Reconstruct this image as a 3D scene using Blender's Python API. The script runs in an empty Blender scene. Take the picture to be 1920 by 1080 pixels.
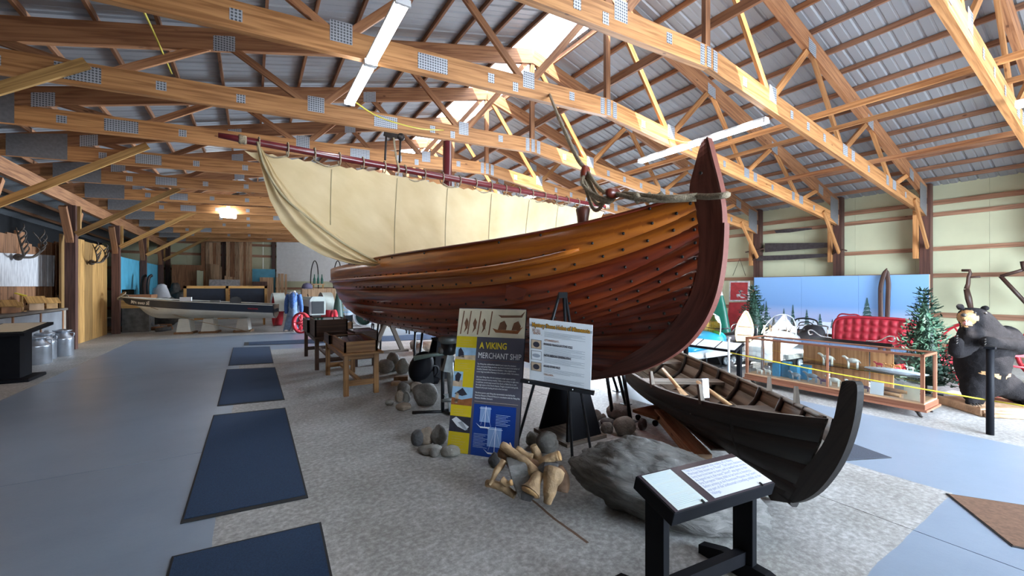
import bpy, bmesh, math, random
from math import sin, cos, pi, sqrt, atan2, radians
from mathutils import Vector, Matrix, noise as mnoise
V = Vector
scn = bpy.context.scene
C = scn.collection
random.seed(11)
# ---------------------------------------------------------------- camera, world, daylight, exposure
CH = 1.6; FPX = 780.0; HZ = 538.0; YAW = math.atan(487/780.0)
cam_d = bpy.data.cameras.new('camera'); cam = bpy.data.objects.new('camera', cam_d); C.objects.link(cam)
cam.location = (0, 0, CH); cam.rotation_euler = (pi/2, 0, -YAW)
cam_d.sensor_width = 36; cam_d.lens = 36*FPX/1920; cam_d.shift_y = (HZ-540)/1920; cam_d.clip_start = .05
scn.camera = cam
world = bpy.data.worlds.new('world'); scn.world = world; world.use_nodes = True
bg = world.node_tree.nodes['Background']; bg.inputs[0].default_value = (.80, .90, 1, 1); bg.inputs[1].default_value = 3.5
sun_d = bpy.data.lights.new('sun', 'SUN'); sun_d.energy = 85; sun_d.angle = .01; sun_d.color = (1, .97, .92)
sun = bpy.data.objects.new('sun', sun_d); C.objects.link(sun)
sun.rotation_euler = V((.56, .45, -1)).to_track_quat('-Z', 'Y').to_euler()
def area(name, loc, target, sx, sy, power, col):
    d = bpy.data.lights.new(name, 'AREA'); d.shape = 'RECTANGLE'; d.size = sx; d.size_y = sy; d.energy = power; d.color = col; d.spread = radians(100)
    o = bpy.data.objects.new(name, d); C.objects.link(o); o.location = loc
    o.rotation_euler = (V(target)-V(loc)).to_track_quat('-Z', 'Y').to_euler(); return o
# daylight through the two big open doors (side wall behind the ship, end wall behind the viewer)
area('daylight_side_door', (14.1, 13.75, 1.9), (4, 13.0, .6), 5.3, 3.5, 2000, (.72, .86, 1))
area('daylight_back_door', (7.0, -4.9, 2.0), (8.6, 5, .2), 7.5, 3.8, 1350, (.72, .85, 1))
vs = scn.view_settings
vs.view_transform = 'Standard'; vs.look = 'None'; vs.exposure = 0.2; vs.gamma = 1; vs.use_curve_mapping = False
# ---------------------------------------------------------------- placing by sight lines of the survey camera
SY_, CY_ = sin(YAW), cos(YAW)
def ray(px, py):
    u = (px-960)/FPX; v = (HZ-py)/FPX
    return V((u*CY_+SY_, -u*SY_+CY_, v))
def AT(px, py, d): return V((0, 0, CH)) + ray(px, py)*d
def FL(px, py, z=0.0):
    r = ray(px, py); return V((0, 0, CH)) + r*((z-CH)/r.z)
def ATX(px, py, X):
    r = ray(px, py); return V((0, 0, CH)) + r*(X/r.x)
def ATY(px, py, Y):
    r = ray(px, py); return V((0, 0, CH)) + r*(Y/r.y)
# ---------------------------------------------------------------- materials
MATS = {}
def _new(name):
    m = bpy.data.materials.new(name); m.use_nodes = True; nt = m.node_tree
    b = nt.nodes['Principled BSDF']; MATS[name] = m; return m, nt, b
def N(nt, t, **kw):
    n = nt.nodes.new(t)
    for k, v in kw.items(): setattr(n, k, v)
    return n
def ramp(nt, stops):
    r = N(nt, 'ShaderNodeValToRGB'); e = r.color_ramp.elements
    while len(e) < len(stops): e.new(.5)
    for i, (p, c) in enumerate(stops): e[i].position = p; e[i].color = (*c, 1)
    return r
def mul(c, k): return tuple(min(1, x*k) for x in c)
def plain(name, c, rough=.6, metal=0, var=.18, scale=6, bump=0.0, spec=.5, coat=0, bscale=None):
    m, nt, b = _new(name)
    b.inputs['Roughness'].default_value = rough; b.inputs['Metallic'].default_value = metal
    b.inputs['Specular IOR Level'].default_value = spec
    if coat: b.inputs['Coat Weight'].default_value = coat
    if var > 0 or bump > 0:
        tc = N(nt, 'ShaderNodeTexCoord'); no = N(nt, 'ShaderNodeTexNoise'); no.inputs['Scale'].default_value = scale; no.inputs['Detail'].default_value = 6
        nt.links.new(tc.outputs['Object'], no.inputs['Vector'])
        r = ramp(nt, [(.3, mul(c, 1-var)), (.7, mul(c, 1+var))])
        nt.links.new(no.outputs[0], r.inputs[0]); nt.links.new(r.outputs[0], b.inputs['Base Color'])
        if bump:
            n2 = N(nt, 'ShaderNodeTexNoise'); n2.inputs['Scale'].default_value = bscale or scale*4; n2.inputs['Detail'].default_value = 8
            nt.links.new(tc.outputs['Object'], n2.inputs['Vector'])
            bp = N(nt, 'ShaderNodeBump'); bp.inputs['Strength'].default_value = bump; bp.inputs['Distance'].default_value = .02
            nt.links.new(n2.outputs[0], bp.inputs['Height']); nt.links.new(bp.outputs[0], b.inputs['Normal'])
    else: b.inputs['Base Color'].default_value = (*c, 1)
    return m
def wood(name, c1, c2, rough=.6, su=1.2, sv=26, coat=0, rnd=.25, bump=.12, knots=True):
    m, nt, b = _new(name); L = nt.links
    b.inputs['Roughness'].default_value = rough
    if coat: b.inputs['Coat Weight'].default_value = coat; b.inputs['Coat Roughness'].default_value = .2
    uv = N(nt, 'ShaderNodeUVMap'); oi = N(nt, 'ShaderNodeObjectInfo')
    mp = N(nt, 'ShaderNodeMapping'); mp.inputs['Scale'].default_value = (su, sv, 1)
    cb = N(nt, 'ShaderNodeCombineXYZ'); mm = N(nt, 'ShaderNodeMath', operation='MULTIPLY'); mm.inputs[1].default_value = 53
    L.new(oi.outputs['Random'], mm.inputs[0]); L.new(mm.outputs[0], cb.inputs[0]); L.new(mm.outputs[0], cb.inputs[1])
    L.new(uv.outputs[0], mp.inputs[0]); L.new(cb.outputs[0], mp.inputs['Location'])
    no = N(nt, 'ShaderNodeTexNoise'); no.inputs['Scale'].default_value = 1; no.inputs['Detail'].default_value = 5; no.inputs['Distortion'].default_value = .6
    L.new(mp.outputs[0], no.inputs['Vector'])
    r = ramp(nt, [(.38, mul(c1, .85)), (.5, tuple((x+y)/2 for x, y in zip(c1, c2))), (.62, c2)]); L.new(no.outputs[0], r.inputs[0])
    # board to board tone
    hv = N(nt, 'ShaderNodeHueSaturation'); ma = N(nt, 'ShaderNodeMapRange'); ma.inputs['To Min'].default_value = 1-rnd; ma.inputs['To Max'].default_value = 1+rnd
    L.new(oi.outputs['Random'], ma.inputs['Value']); L.new(ma.outputs[0], hv.inputs['Value']); L.new(r.outputs[0], hv.inputs['Color'])
    out = hv.outputs[0]
    if knots:
        mp2 = N(nt, 'ShaderNodeMapping'); mp2.inputs['Scale'].default_value = (2.2, 5, 1); L.new(uv.outputs[0], mp2.inputs[0]); L.new(cb.outputs[0], mp2.inputs['Location'])
        vo = N(nt, 'ShaderNodeTexVoronoi'); vo.inputs['Scale'].default_value = 1; L.new(mp2.outputs[0], vo.inputs['Vector'])
        rk = ramp(nt, [(.05, (.28, .2, .15)), (.1, (1, 1, 1))]); L.new(vo.outputs['Distance'], rk.inputs[0])
        mx = N(nt, 'ShaderNodeMix', data_type='RGBA', blend_type='MULTIPLY'); mx.inputs[0].default_value = .8
        L.new(out, mx.inputs[6]); L.new(rk.outputs[0], mx.inputs[7]); out = mx.outputs[2]
    L.new(out, b.inputs['Base Color'])
    if bump:
        bp = N(nt, 'ShaderNodeBump'); bp.inputs['Strength'].default_value = bump; bp.inputs['Distance'].default_value = .01
        L.new(no.outputs[0], bp.inputs['Height']); L.new(bp.outputs[0], b.inputs['Normal'])
    return m
def emis(name, c, s):
    m, nt, b = _new(name); b.inputs['Base Color'].default_value = (*c, 1)
    b.inputs['Emission Color'].default_value = (*c, 1); b.inputs['Emission Strength'].default_value = s; return m
def glass(name, tint=(.93, .97, .96), op=.12, rough=.03):
    m, nt, b = _new(name); out = nt.nodes['Material Output']
    tr = N(nt, 'ShaderNodeBsdfTransparent'); tr.inputs[0].default_value = (*tint, 1)
    gl = N(nt, 'ShaderNodeBsdfGlossy'); gl.inputs['Roughness'].default_value = rough
    fr = N(nt, 'ShaderNodeFresnel'); fr.inputs[0].default_value = 1.45
    ad = N(nt, 'ShaderNodeMath', operation='ADD'); ad.inputs[1].default_value = op*.3
    nt.links.new(fr.outputs[0], ad.inputs[0])
    mx = N(nt, 'ShaderNodeMixShader'); nt.links.new(ad.outputs[0], mx.inputs[0])
    nt.links.new(tr.outputs[0], mx.inputs[1]); nt.links.new(gl.outputs[0], mx.inputs[2]); nt.links.new(mx.outputs[0], out.inputs[0])
    return m
# ---------------------------------------------------------------- mesh builder
M4 = {}
class MB:
    def __init__(s): s.v = []; s.f = []; s.u = []; s.sm = []
    def face(s, idx, uv=None, sm=False):
        s.f.append(tuple(idx)); s.u.append(uv or [(0, 0)]*len(idx)); s.sm.append(sm)
    def quad(s, pts, uv=None):
        b = len(s.v); s.v += [V(p) for p in pts]; s.face(range(b, b+len(pts)), uv or [(p[0]+.37*p[2], p[1]+.61*p[2]) for p in pts]); return s
    def beam(s, p0, p1, w, h, up=(0, 0, 1), w1=None, h1=None):
        # board from p0 to p1, w across, h along up
        p0 = V(p0); p1 = V(p1); d = p1-p0; L = d.length
        if L < 1e-6: return s
        d.normalize(); up = V(up)
        if abs(d.dot(up)) > .999: up = V((0, 1, 0)) if abs(d.y) < .9 else V((1, 0, 0))
        sd = d.cross(up).normalized(); u = sd.cross(d).normalized()
        w1 = w if w1 is None else w1; h1 = h if h1 is None else h1
        b = len(s.v)
        for (p, ww, hh) in ((p0, w, h), (p1, w1, h1)):
            for (a, c) in ((-1, -1), (1, -1), (1, 1), (-1, 1)): s.v.append(p+sd*(a*ww/2)+u*(c*hh/2))
        ws = [w, h, w, h]; o = 0
        for i in range(4):
            j = (i+1) % 4
            s.face((b+i, b+j, b+4+j, b+4+i), [(0, o), (0, o+ws[i]), (L, o+ws[i]), (L, o)]); o += ws[i]+.13
        s.face((b+3, b+2, b+1, b), [(0, 0), (.02, 0), (.02, h), (0, h)]); s.face((b+4, b+5, b+6, b+7), [(0, 0), (.02, 0), (.02, h), (0, h)])
        return s
    def box(s, c, size, M=None):
        c = V(c); x, y, z = size; ax = max(range(3), key=lambda i: size[i])
        e = V((0, 0, 0)); e[ax] = size[ax]/2
        up = (0, 0, 1) if ax != 2 else (0, 1, 0)
        w, h = {0: (y, z), 1: (x, z), 2: (x, y)}[ax]
        b = len(s.v)
        s.beam(-e, e, w, h, up)
        for i in range(b, len(s.v)): s.v[i] = (M @ s.v[i] if M is not None else s.v[i]) + c
        return s
    def b2(s, lo, hi): return s.box([(a+b)/2 for a, b in zip(lo, hi)], [b-a for a, b in zip(lo, hi)])
    def tube(s, pts, r, n=8, caps=True, closed=False, sq=None):
        pts = [V(p) for p in pts]; k = len(pts); rr = r if isinstance(r, (list, tuple)) else [r]*k
        T = []
        for i in range(k):
            a = pts[i-1] if (i > 0 or closed) else pts[i]; c = pts[(i+1) % k] if (i < k-1 or closed) else pts[i]
            T.append((c-a).normalized())
        ref = V((0, 0, 1)) if abs(T[0].z) < .9 else V((1, 0, 0))
        nrm = T[0].cross(ref).normalized(); b = len(s.v); ln = 0; Ls = []
        for i in range(k):
            nrm = (nrm - T[i]*nrm.dot(T[i])).normalized(); bn = T[i].cross(nrm)
            if i: ln += (pts[i]-pts[i-1]).length
            Ls.append(ln)
            for j in range(n):
                a = 2*pi*j/n; q = (1, 1) if sq is None else sq
                s.v.append(pts[i]+(nrm*cos(a)*q[0]+bn*sin(a)*q[1])*rr[i])
        for i in range(k if closed else k-1):
            i2 = (i+1) % k
            for j in range(n):
                j2 = (j+1) % n; c0 = 2*pi*rr[i]/n
                l2 = Ls[i2] if i2 else ln+.1
                s.face((b+i*n+j, b+i*n+j2, b+i2*n+j2, b+i2*n+j), [(Ls[i], j*c0), (Ls[i], (j+1)*c0), (l2, (j+1)*c0), (l2, j*c0)], True)
        if caps and not closed:
            s.face([b+j for j in range(n)][::-1]); s.face([b+(k-1)*n+j for j in range(n)])
        return s
    def lathe(s, prof, n=20, c=(0, 0, 0), M=None, caps=True):
        c = V(c); b = len(s.v)
        for (r, z) in prof:
            for j in range(n):
                p = V((r*cos(2*pi*j/n), r*sin(2*pi*j/n), z)); s.v.append((M @ p if M is not None else p)+c)
        for i in range(len(prof)-1):
            for j in range(n):
                j2 = (j+1) % n
                s.face((b+i*n+j, b+i*n+j2, b+(i+1)*n+j2, b+(i+1)*n+j), [(prof[i][1], j/n), (prof[i][1], (j+1)/n), (prof[i+1][1], (j+1)/n), (prof[i+1][1], j/n)], True)
        if caps:
            s.face([b+j for j in range(n)][::-1]); s.face([b+(len(prof)-1)*n+j for j in range(n)])
        return s
    def grid(s, fn, nu, nv, closed_u=False, sm=True, us=1, vs=1):
        b = len(s.v)
        for i in range(nu+1):
            for j in range(nv+1): s.v.append(V(fn(i/nu, j/nv)))
        for i in range(nu):
            for j in range(nv):
                a = b+i*(nv+1)+j
                s.face((a, a+nv+1, a+nv+2, a+1), [(i/nu*us, j/nv*vs), ((i+1)/nu*us, j/nv*vs), ((i+1)/nu*us, (j+1)/nv*vs), (i/nu*us, (j+1)/nv*vs)], sm)
        return s
    def prism(s, poly, ext):
        poly = [V(p) for p in poly]; ext = V(ext); n = len(poly); b = len(s.v)
        s.v += poly + [p+ext for p in poly]
        flat = [(p.x+.3*p.y, p.z+.3*p.y) for p in poly]
        s.face(range(b, b+n), flat); s.face([b+2*n-1-i for i in range(n)], flat[::-1])
        for i in range(n):
            j = (i+1) % n; s.face((b+j, b+i, b+n+i, b+n+j), [(0, 0), ((poly[j]-poly[i]).length, 0), ((poly[j]-poly[i]).length, .03), (0, .03)])
        return s
    def sphere(s, c, r, n=10, M=None, m=None):
        c = V(c); m = m or max(4, n*2//3); r = r if isinstance(r, (tuple, list)) else (r, r, r); b = len(s.v)
        for i in range(m+1):
            t = pi*i/m
            for j in range(n):
                p = V((r[0]*sin(t)*cos(2*pi*j/n), r[1]*sin(t)*sin(2*pi*j/n), r[2]*cos(t))); s.v.append((M @ p if M is not None else p)+c)
        for i in range(m):
            for j in range(n):
                j2 = (j+1) % n; s.face((b+i*n+j, b+(i+1)*n+j, b+(i+1)*n+j2, b+i*n+j2), None, True)
        return s
    def mesh(s, name, mat, inv=None):
        me = bpy.data.meshes.new(name); vs_ = [tuple(inv @ p) for p in s.v] if inv is not None else [tuple(p) for p in s.v]
        me.from_pydata(vs_, [], s.f); uvl = me.uv_layers.new(name='UVMap'); k = 0
        for uvs in s.u:
            for uvp in uvs: uvl.data[k].uv = uvp; k += 1
        me.polygons.foreach_set('use_smooth', s.sm)
        bm = bmesh.new(); bm.from_mesh(me); bmesh.ops.remove_doubles(bm, verts=bm.verts, dist=1e-5); bmesh.ops.recalc_face_normals(bm, faces=bm.faces); bm.to_mesh(me); bm.free()
        if mat is not None: me.materials.append(MATS[mat] if isinstance(mat, str) else mat)
        return me
    def build(s, name, mat, parent=None, world=False, bevel=0, sub=0, loc=None):
        inv = None
        if parent is not None and world: inv = M4.get(parent.name, Matrix()).inverted()
        if loc is not None: inv = Matrix.Translation(-V(loc)) @ (inv or Matrix())
        o = bpy.data.objects.new(name, s.mesh(name, mat, inv)); C.objects.link(o)
        if loc is not None: o.location = loc
        if parent is not None: o.parent = parent; M4[o.name] = M4.get(parent.name, Matrix()) @ (Matrix.Translation(V(loc)) if loc is not None else Matrix())
        elif loc is not None: M4[o.name] = Matrix.Translation(V(loc))
        if bevel:
            md = o.modifiers.new('bevel', 'BEVEL'); md.width = bevel; md.segments = 2; md.limit_method = 'ANGLE'
        if sub:
            md = o.modifiers.new('sub', 'SUBSURF'); md.levels = sub; md.render_levels = sub
        return o
def tag(o, label=None, cat=None, group=None, kind=None):
    if label: o['label'] = label
    if cat: o['category'] = cat
    if group: o['group'] = group
    if kind: o['kind'] = kind
    return o
def thing(name, label, cat, loc=(0, 0, 0), rz=0, group=None):
    o = bpy.data.objects.new(name, None); C.objects.link(o); o.location = loc; o.rotation_euler = (0, 0, rz); o.empty_display_size = .1
    M4[o.name] = Matrix.Translation(V(loc)) @ Matrix.Rotation(rz, 4, 'Z'); return tag(o, label, cat, group)
def struct(name, mb, mat, parent=None):
    o = mb.build(name, mat, parent)
    if parent is None: o['kind'] = 'structure'
    return o
def sroot(name, loc=(0, 0, 0)):
    o = bpy.data.objects.new(name, None); C.objects.link(o); o.location = loc; o['kind'] = 'structure'; M4[o.name] = Matrix.Translation(V(loc)); return o
def inst(name, me, parent, loc=(0, 0, 0), rot=(0, 0, 0), sc=(1, 1, 1)):
    o = bpy.data.objects.new(name, me); C.objects.link(o); o.location = loc; o.rotation_euler = rot; o.scale = sc
    if parent is not None: o.parent = parent
    return o
def copy_tree(o, parent=None):
    c = o.copy(); C.objects.link(c); c.parent = parent
    for ch in list(o.children): copy_tree(ch, c)
    return c
def bez(pts, n=12):
    # Catmull-Rom through points
    P = [V(p) for p in pts]; out = []
    for i in range(len(P)-1):
        a = P[i-1] if i else P[i]*2-P[i+1]; b = P[i]; c = P[i+1]; d = P[i+2] if i+2 < len(P) else P[i+1]*2-P[i]
        for k in range(n):
            t = k/n; out.append(.5*((2*b)+(c-a)*t+(2*a-5*b+4*c-d)*t*t+(3*b-a-3*c+d)*t**3))
    out.append(P[-1]); return out
def text(name, s, size, mat, parent, M, align='LEFT', ext=.0006, width=None, sx=1.0, bold=0.0):
    cu = bpy.data.curves.new(name, 'FONT'); cu.body = s; cu.size = size; cu.extrude = ext; cu.align_x = align; cu.offset = bold; cu.resolution_u = 2
    o = bpy.data.objects.new(name, cu); C.objects.link(o)
    dg = bpy.context.evaluated_depsgraph_get(); me = bpy.data.meshes.new_from_object(o.evaluated_get(dg))
    bpy.data.objects.remove(o); bpy.data.curves.remove(cu)
    if width:
        xs = [v.co.x for v in me.vertices]
        if xs and max(xs)-min(xs) > 0: sx = width/(max(xs)-min(xs))
    me.transform(M @ Matrix.Diagonal((sx, 1, 1, 1))); me.materials.clear(); me.materials.append(MATS[mat])
    t = bpy.data.objects.new(name, me); C.objects.link(t)
    if parent is not None: t.parent = parent
    return t
def frame(o, x, y):
    # local frame: origin o, x axis, y axis (made orthonormal)
    x = V(x).normalized(); z = x.cross(V(y)).normalized(); y = z.cross(x)
    return Matrix(((x.x, y.x, z.x, o[0]), (x.y, y.y, z.y, o[1]), (x.z, y.z, z.z, o[2]), (0, 0, 0, 1)))
# ================================================================ materials of the building
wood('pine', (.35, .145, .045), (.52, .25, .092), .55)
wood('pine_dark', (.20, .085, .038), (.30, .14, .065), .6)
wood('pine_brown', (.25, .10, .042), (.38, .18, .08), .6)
wood('post_brown', (.055, .022, .016), (.10, .042, .03), .6)
wood('girt_wood', (.24, .115, .065), (.36, .19, .115), .65)
wood('plank_gold', (.30, .155, .045), (.46, .26, .085), .6, rnd=.35)
wood('plank_dark', (.17, .075, .033), (.28, .13, .06), .7, rnd=.35)
wood('lumber', (.40, .24, .13), (.58, .38, .23), .6, rnd=.3)
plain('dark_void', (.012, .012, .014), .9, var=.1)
plain('vinyl', (.52, .53, .36), .6, var=.05, scale=2)
plain('blue_panel', (.08, .36, .52), .5, var=.12, scale=3)
plain('white_steel', (.62, .62, .62), .5, var=.06)
def steel_roof():
    m, nt, b = _new('roof_steel'); b.inputs['Base Color'].default_value = (.34, .36, .39, 1); b.inputs['Metallic'].default_value = .25; b.inputs['Roughness'].default_value = .42
steel_roof()
def plate_mat():
    m, nt, b = _new('nail_plate'); L = nt.links
    b.inputs['Metallic'].default_value = .55; b.inputs['Roughness'].default_value = .45
    uv = N(nt, 'ShaderNodeTexCoord'); vo = N(nt, 'ShaderNodeTexVoronoi'); vo.inputs['Scale'].default_value = 30; vo.inputs['Randomness'].default_value = 0
    sp = N(nt, 'ShaderNodeSeparateXYZ'); cb = N(nt, 'ShaderNodeCombineXYZ'); L.new(uv.outputs['Object'], sp.inputs[0]); L.new(sp.outputs[0], cb.inputs[0]); L.new(sp.outputs[2], cb.inputs[1])
    L.new(cb.outputs[0], vo.inputs['Vector'])
    r = ramp(nt, [(.28, (.13, .14, .16)), (.40, (.52, .55, .60))]); L.new(vo.outputs['Distance'], r.inputs[0]); L.new(r.outputs[0], b.inputs['Base Color'])
plate_mat()
plain('gusset', (.20, .20, .21), .5, .4, var=.15, scale=20)
def floor_mat():
    m, nt, b = _new('floor_concrete'); L = nt.links
    g = N(nt, 'ShaderNodeNewGeometry'); sp = N(nt, 'ShaderNodeSeparateXYZ'); L.new(g.outputs['Position'], sp.inputs[0])
    wob = N(nt, 'ShaderNodeTexNoise'); wob.inputs['Scale'].default_value = 2.5; wob.inputs['Detail'].default_value = 5; L.new(g.outputs['Position'], wob.inputs['Vector'])
    ws = N(nt, 'ShaderNodeMath', operation='MULTIPLY_ADD'); ws.inputs[1].default_value = .05; ws.inputs[2].default_value = -.025; L.new(wob.outputs[0], ws.inputs[0])
    def add(a):
        q = N(nt, 'ShaderNodeMath', operation='ADD'); L.new(a, q.inputs[0]); L.new(ws.outputs[0], q.inputs[1]); return q.outputs[0]
    X, Y = add(sp.outputs[0]), add(sp.outputs[1])
    def cmp(a, op, v):
        q = N(nt, 'ShaderNodeMath', operation=op); L.new(a, q.inputs[0]); q.inputs[1].default_value = v; return q.outputs[0]
    def comb(op, *a):
        o = a[0]
        for k in a[1:]:
            q = N(nt, 'ShaderNodeMath', operation=op); L.new(o, q.inputs[0]); L.new(k, q.inputs[1]); o = q.outputs[0]
        return o
    gt, lt = 'GREATER_THAN', 'LESS_THAN'
    A = comb('MULTIPLY', cmp(X, gt, -3.0), cmp(X, lt, -.22), cmp(Y, lt, 16.4))
    B = comb('MULTIPLY', cmp(X, gt, -3.0), cmp(X, lt, 6.6), cmp(Y, gt, 12.2), cmp(Y, lt, 16.4))
    D = comb('MULTIPLY', cmp(X, gt, 4.6), cmp(X, lt, 6.55), cmp(Y, lt, 16.4))
    E_ = comb('MULTIPLY', cmp(X, gt, 1.5), cmp(Y, lt, .92), cmp(X, lt, 6.55))
    mask = comb('MAXIMUM', A, B, D, E_)
    n1 = N(nt, 'ShaderNodeTexNoise'); n1.inputs['Scale'].default_value = 1.1; n1.inputs['Detail'].default_value = 8; n1.inputs['Roughness'].default_value = .65; L.new(g.outputs['Position'], n1.inputs['Vector'])
    n2 = N(nt, 'ShaderNodeTexNoise'); n2.inputs['Scale'].default_value = 26; n2.inputs['Detail'].default_value = 7; n2.inputs['Roughness'].default_value = .7; L.new(g.outputs['Position'], n2.inputs['Vector'])
    r1 = ramp(nt, [(.3, (.27, .265, .25)), (.5, (.37, .365, .355)), (.72, (.48, .48, .475))]); L.new(n1.outputs[0], r1.inputs[0])
    r2 = ramp(nt, [(.38, (.68, .68, .68)), (.5, (.92, .92, .92)), (.64, (1.3, 1.33, 1.37))]); L.new(n2.outputs[0], r2.inputs[0])
    mc = N(nt, 'ShaderNodeMix', data_type='RGBA', blend_type='MULTIPLY'); mc.inputs[0].default_value = 1; L.new(r1.outputs[0], mc.inputs[6]); L.new(r2.outputs[0], mc.inputs[7])
    rp = ramp(nt, [(.3, (.205, .262, .345)), (.7, (.255, .318, .405))]); L.new(n1.outputs[0], rp.inputs[0])
    mx = N(nt, 'ShaderNodeMix', data_type='RGBA'); L.new(mask, mx.inputs[0]); L.new(mc.outputs[2], mx.inputs[6]); L.new(rp.outputs[0], mx.inputs[7])
    # rust streak along an old joint
    rs = comb('MULTIPLY', cmp(X, gt, 1.765), cmp(X, lt, 1.785), cmp(Y, lt, 2.75), cmp(Y, gt, 1.95))
    mr = N(nt, 'ShaderNodeMix', data_type='RGBA'); L.new(rs, mr.inputs[0]); L.new(mx.outputs[2], mr.inputs[6]); mr.inputs[7].default_value = (.12, .065, .035, 1)
    L.new(mr.outputs[2], b.inputs['Base Color'])
    rr = N(nt, 'ShaderNodeMapRange'); rr.inputs['To Min'].default_value = .55; rr.inputs['To Max'].default_value = .33; L.new(mask, rr.inputs['Value']); L.new(rr.outputs[0], b.inputs['Roughness'])
    bp = N(nt, 'ShaderNodeBump'); bp.inputs['Strength'].default_value = .12; bp.inputs['Distance'].default_value = .01; L.new(n2.outputs[0], bp.inputs['Height']); L.new(bp.outputs[0], b.inputs['Normal'])
floor_mat()
# ================================================================ floor
YN, YF = -5.2, 29.3; XL, XW, XR = -9.2, 14.25, 5.06
floor = sroot('floor')
MB().b2((XL, YN, -.2), (XW+.2, YF, -.02)).build('slab_bed', 'dark_void', floor)
xs = [XL, -3.02, 3.69, XW+.2]; ys = [YN, .2, 5.0, 10, 15, 20, 25, YF]
for i in range(len(xs)-1):
    for j in range(len(ys)-1):
        MB().b2((xs[i]+.004, ys[j]+.004, -.15), (xs[i+1]-.004, ys[j+1]-.004, 0)).build('slab', 'floor_concrete', floor)
# ================================================================ roof
PK = 6.75; SR, SL = .29, .25
def zr(X): return PK-SR*(X-XR) if X > XR else PK-SL*(XR-X)
ceiling = sroot('ceiling')
def sheet(x0, x1, w):
    mb = MB(); ribs = [0, .025, .045, .065]; prof = []
    for k in range(3):
        o = k*w/3; prof += [(o, 0), (o+.02, .022), (o+.045, .022), (o+.065, 0), (o+.16, 0), (o+.17, .006), (o+.19, .006), (o+.2, 0)]
    prof.append((w, 0)); b = len(mb.v)
    for (y, dz) in prof: mb.v += [V((x0, y, zr(x0)+dz)), V((x1, y, zr(x1)+dz))]
    for i in range(len(prof)-1): mb.face((b+2*i, b+2*i+1, b+2*i+3, b+2*i+2))
    return mb.mesh('roof_panel', 'roof_steel')
PW = .914; npn = int((YF-YN)/PW)+1
meR = sheet(XR+.47, XW+.5, PW); meL = sheet(XL, XR-.47, PW)
for i in range(npn):
    inst('roof_panel', meR, ceiling, (0, YN+i*PW, 0)); inst('roof_panel', meL, ceiling, (0, YN+i*PW, 0))
def sky_mat():
    m, nt, b = _new('skylight_sheet'); out = nt.nodes['Material Output']
    tl = N(nt, 'ShaderNodeBsdfTransparent'); tl.inputs[0].default_value = (.95, .97, 1, 1)
    em = N(nt, 'ShaderNodeEmission'); em.inputs[0].default_value = (.9, .95, 1, 1); em.inputs[1].default_value = 9
    mx = N(nt, 'ShaderNodeMixShader'); mx.inputs[0].default_value = .55
    nt.links.new(tl.outputs[0], mx.inputs[1]); nt.links.new(em.outputs[0], mx.inputs[2]); nt.links.new(mx.outputs[0], out.inputs[0])
sky_mat()
for i in range(12):
    y0 = YN+i*2.9
    mb = MB(); mb.quad([(XR-.48, y0, zr(XR-.48)+.01), (XR, y0, PK+.01), (XR, y0+2.87, PK+.01), (XR-.48, y0+2.87, zr(XR-.48)+.01)])
    mb.quad([(XR, y0, PK+.01), (XR+.48, y0, zr(XR+.48)+.01), (XR+.48, y0+2.87, zr(XR+.48)+.01), (XR, y0+2.87, PK+.01)])
    mb.build('skylight_panel', 'skylight_sheet', ceiling)
X = XR+.55; k = 0
while X < XW:
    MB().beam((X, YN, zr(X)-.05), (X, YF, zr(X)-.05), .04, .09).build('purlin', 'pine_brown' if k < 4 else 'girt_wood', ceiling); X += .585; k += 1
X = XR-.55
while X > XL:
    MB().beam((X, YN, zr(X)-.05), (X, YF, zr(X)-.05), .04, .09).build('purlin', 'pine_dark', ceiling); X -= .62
# ================================================================ trusses
ZC = 4.46; GL, GR = .049, .126; CD = .29
XH, XLH = 13.98, -3.94
def zb(X): return ZC-GR*(X-XR) if X > XR else ZC-GL*(XR-X)      # underside of bottom chord
def zt(X): return zr(X)-.1                                       # top of top chord
TH = .085
trussmesh = []
def add(name, mb, mat): trussmesh.append((name, mb.mesh(name, mat)))
def bm_(p0, p1, w, h): return MB().beam((p0[0]-XR, 0, p0[1]), (p1[0]-XR, 0, p1[1]), w, h, up=(0, 0, 1))
add('bottom_chord', bm_((XLH-.1, zb(XLH-.1)+CD/2), (XR, ZC+CD/2), TH, CD), 'pine')
add('bottom_chord', bm_((XR, ZC+CD/2), (XH, zb(XH)+CD/2), TH, CD), 'pine')
add('top_chord', bm_((XLH-.4, zt(XLH-.4)-CD/2), (XR, zt(XR)-CD/2), TH, CD), 'pine_brown')
add('top_chord', bm_((XR, zt(XR)-CD/2), (XH+.05, zt(XH+.05)-CD/2), TH, CD), 'pine_brown')
def web(xa, ta, xb, tb_, h=.1):
    za = zt(xa)-CD*.6 if ta else zb(xa)+CD*.6; zb2 = zt(xb)-CD*.6 if tb_ else zb(xb)+CD*.6
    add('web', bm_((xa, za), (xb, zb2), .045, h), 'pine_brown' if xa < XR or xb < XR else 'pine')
add('king_post', MB().box((0, 0, (zb(XR)+zt(XR))/2), (.1, .06, zt(XR)-zb(XR)-.3)), 'pine_brown')
for sg in (-1, 1):
    X_ = lambda o: XR+sg*o
    web(X_(.05), 1, X_(1.62), 0); web(X_(1.62), 0, X_(2.9), 1); web(X_(2.9), 1, X_(4.2), 0); web(X_(4.2), 0, X_(5.4), 1); web(X_(5.4), 1, X_(6.7), 0); web(X_(6.7), 0, X_(7.8), 1)
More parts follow.
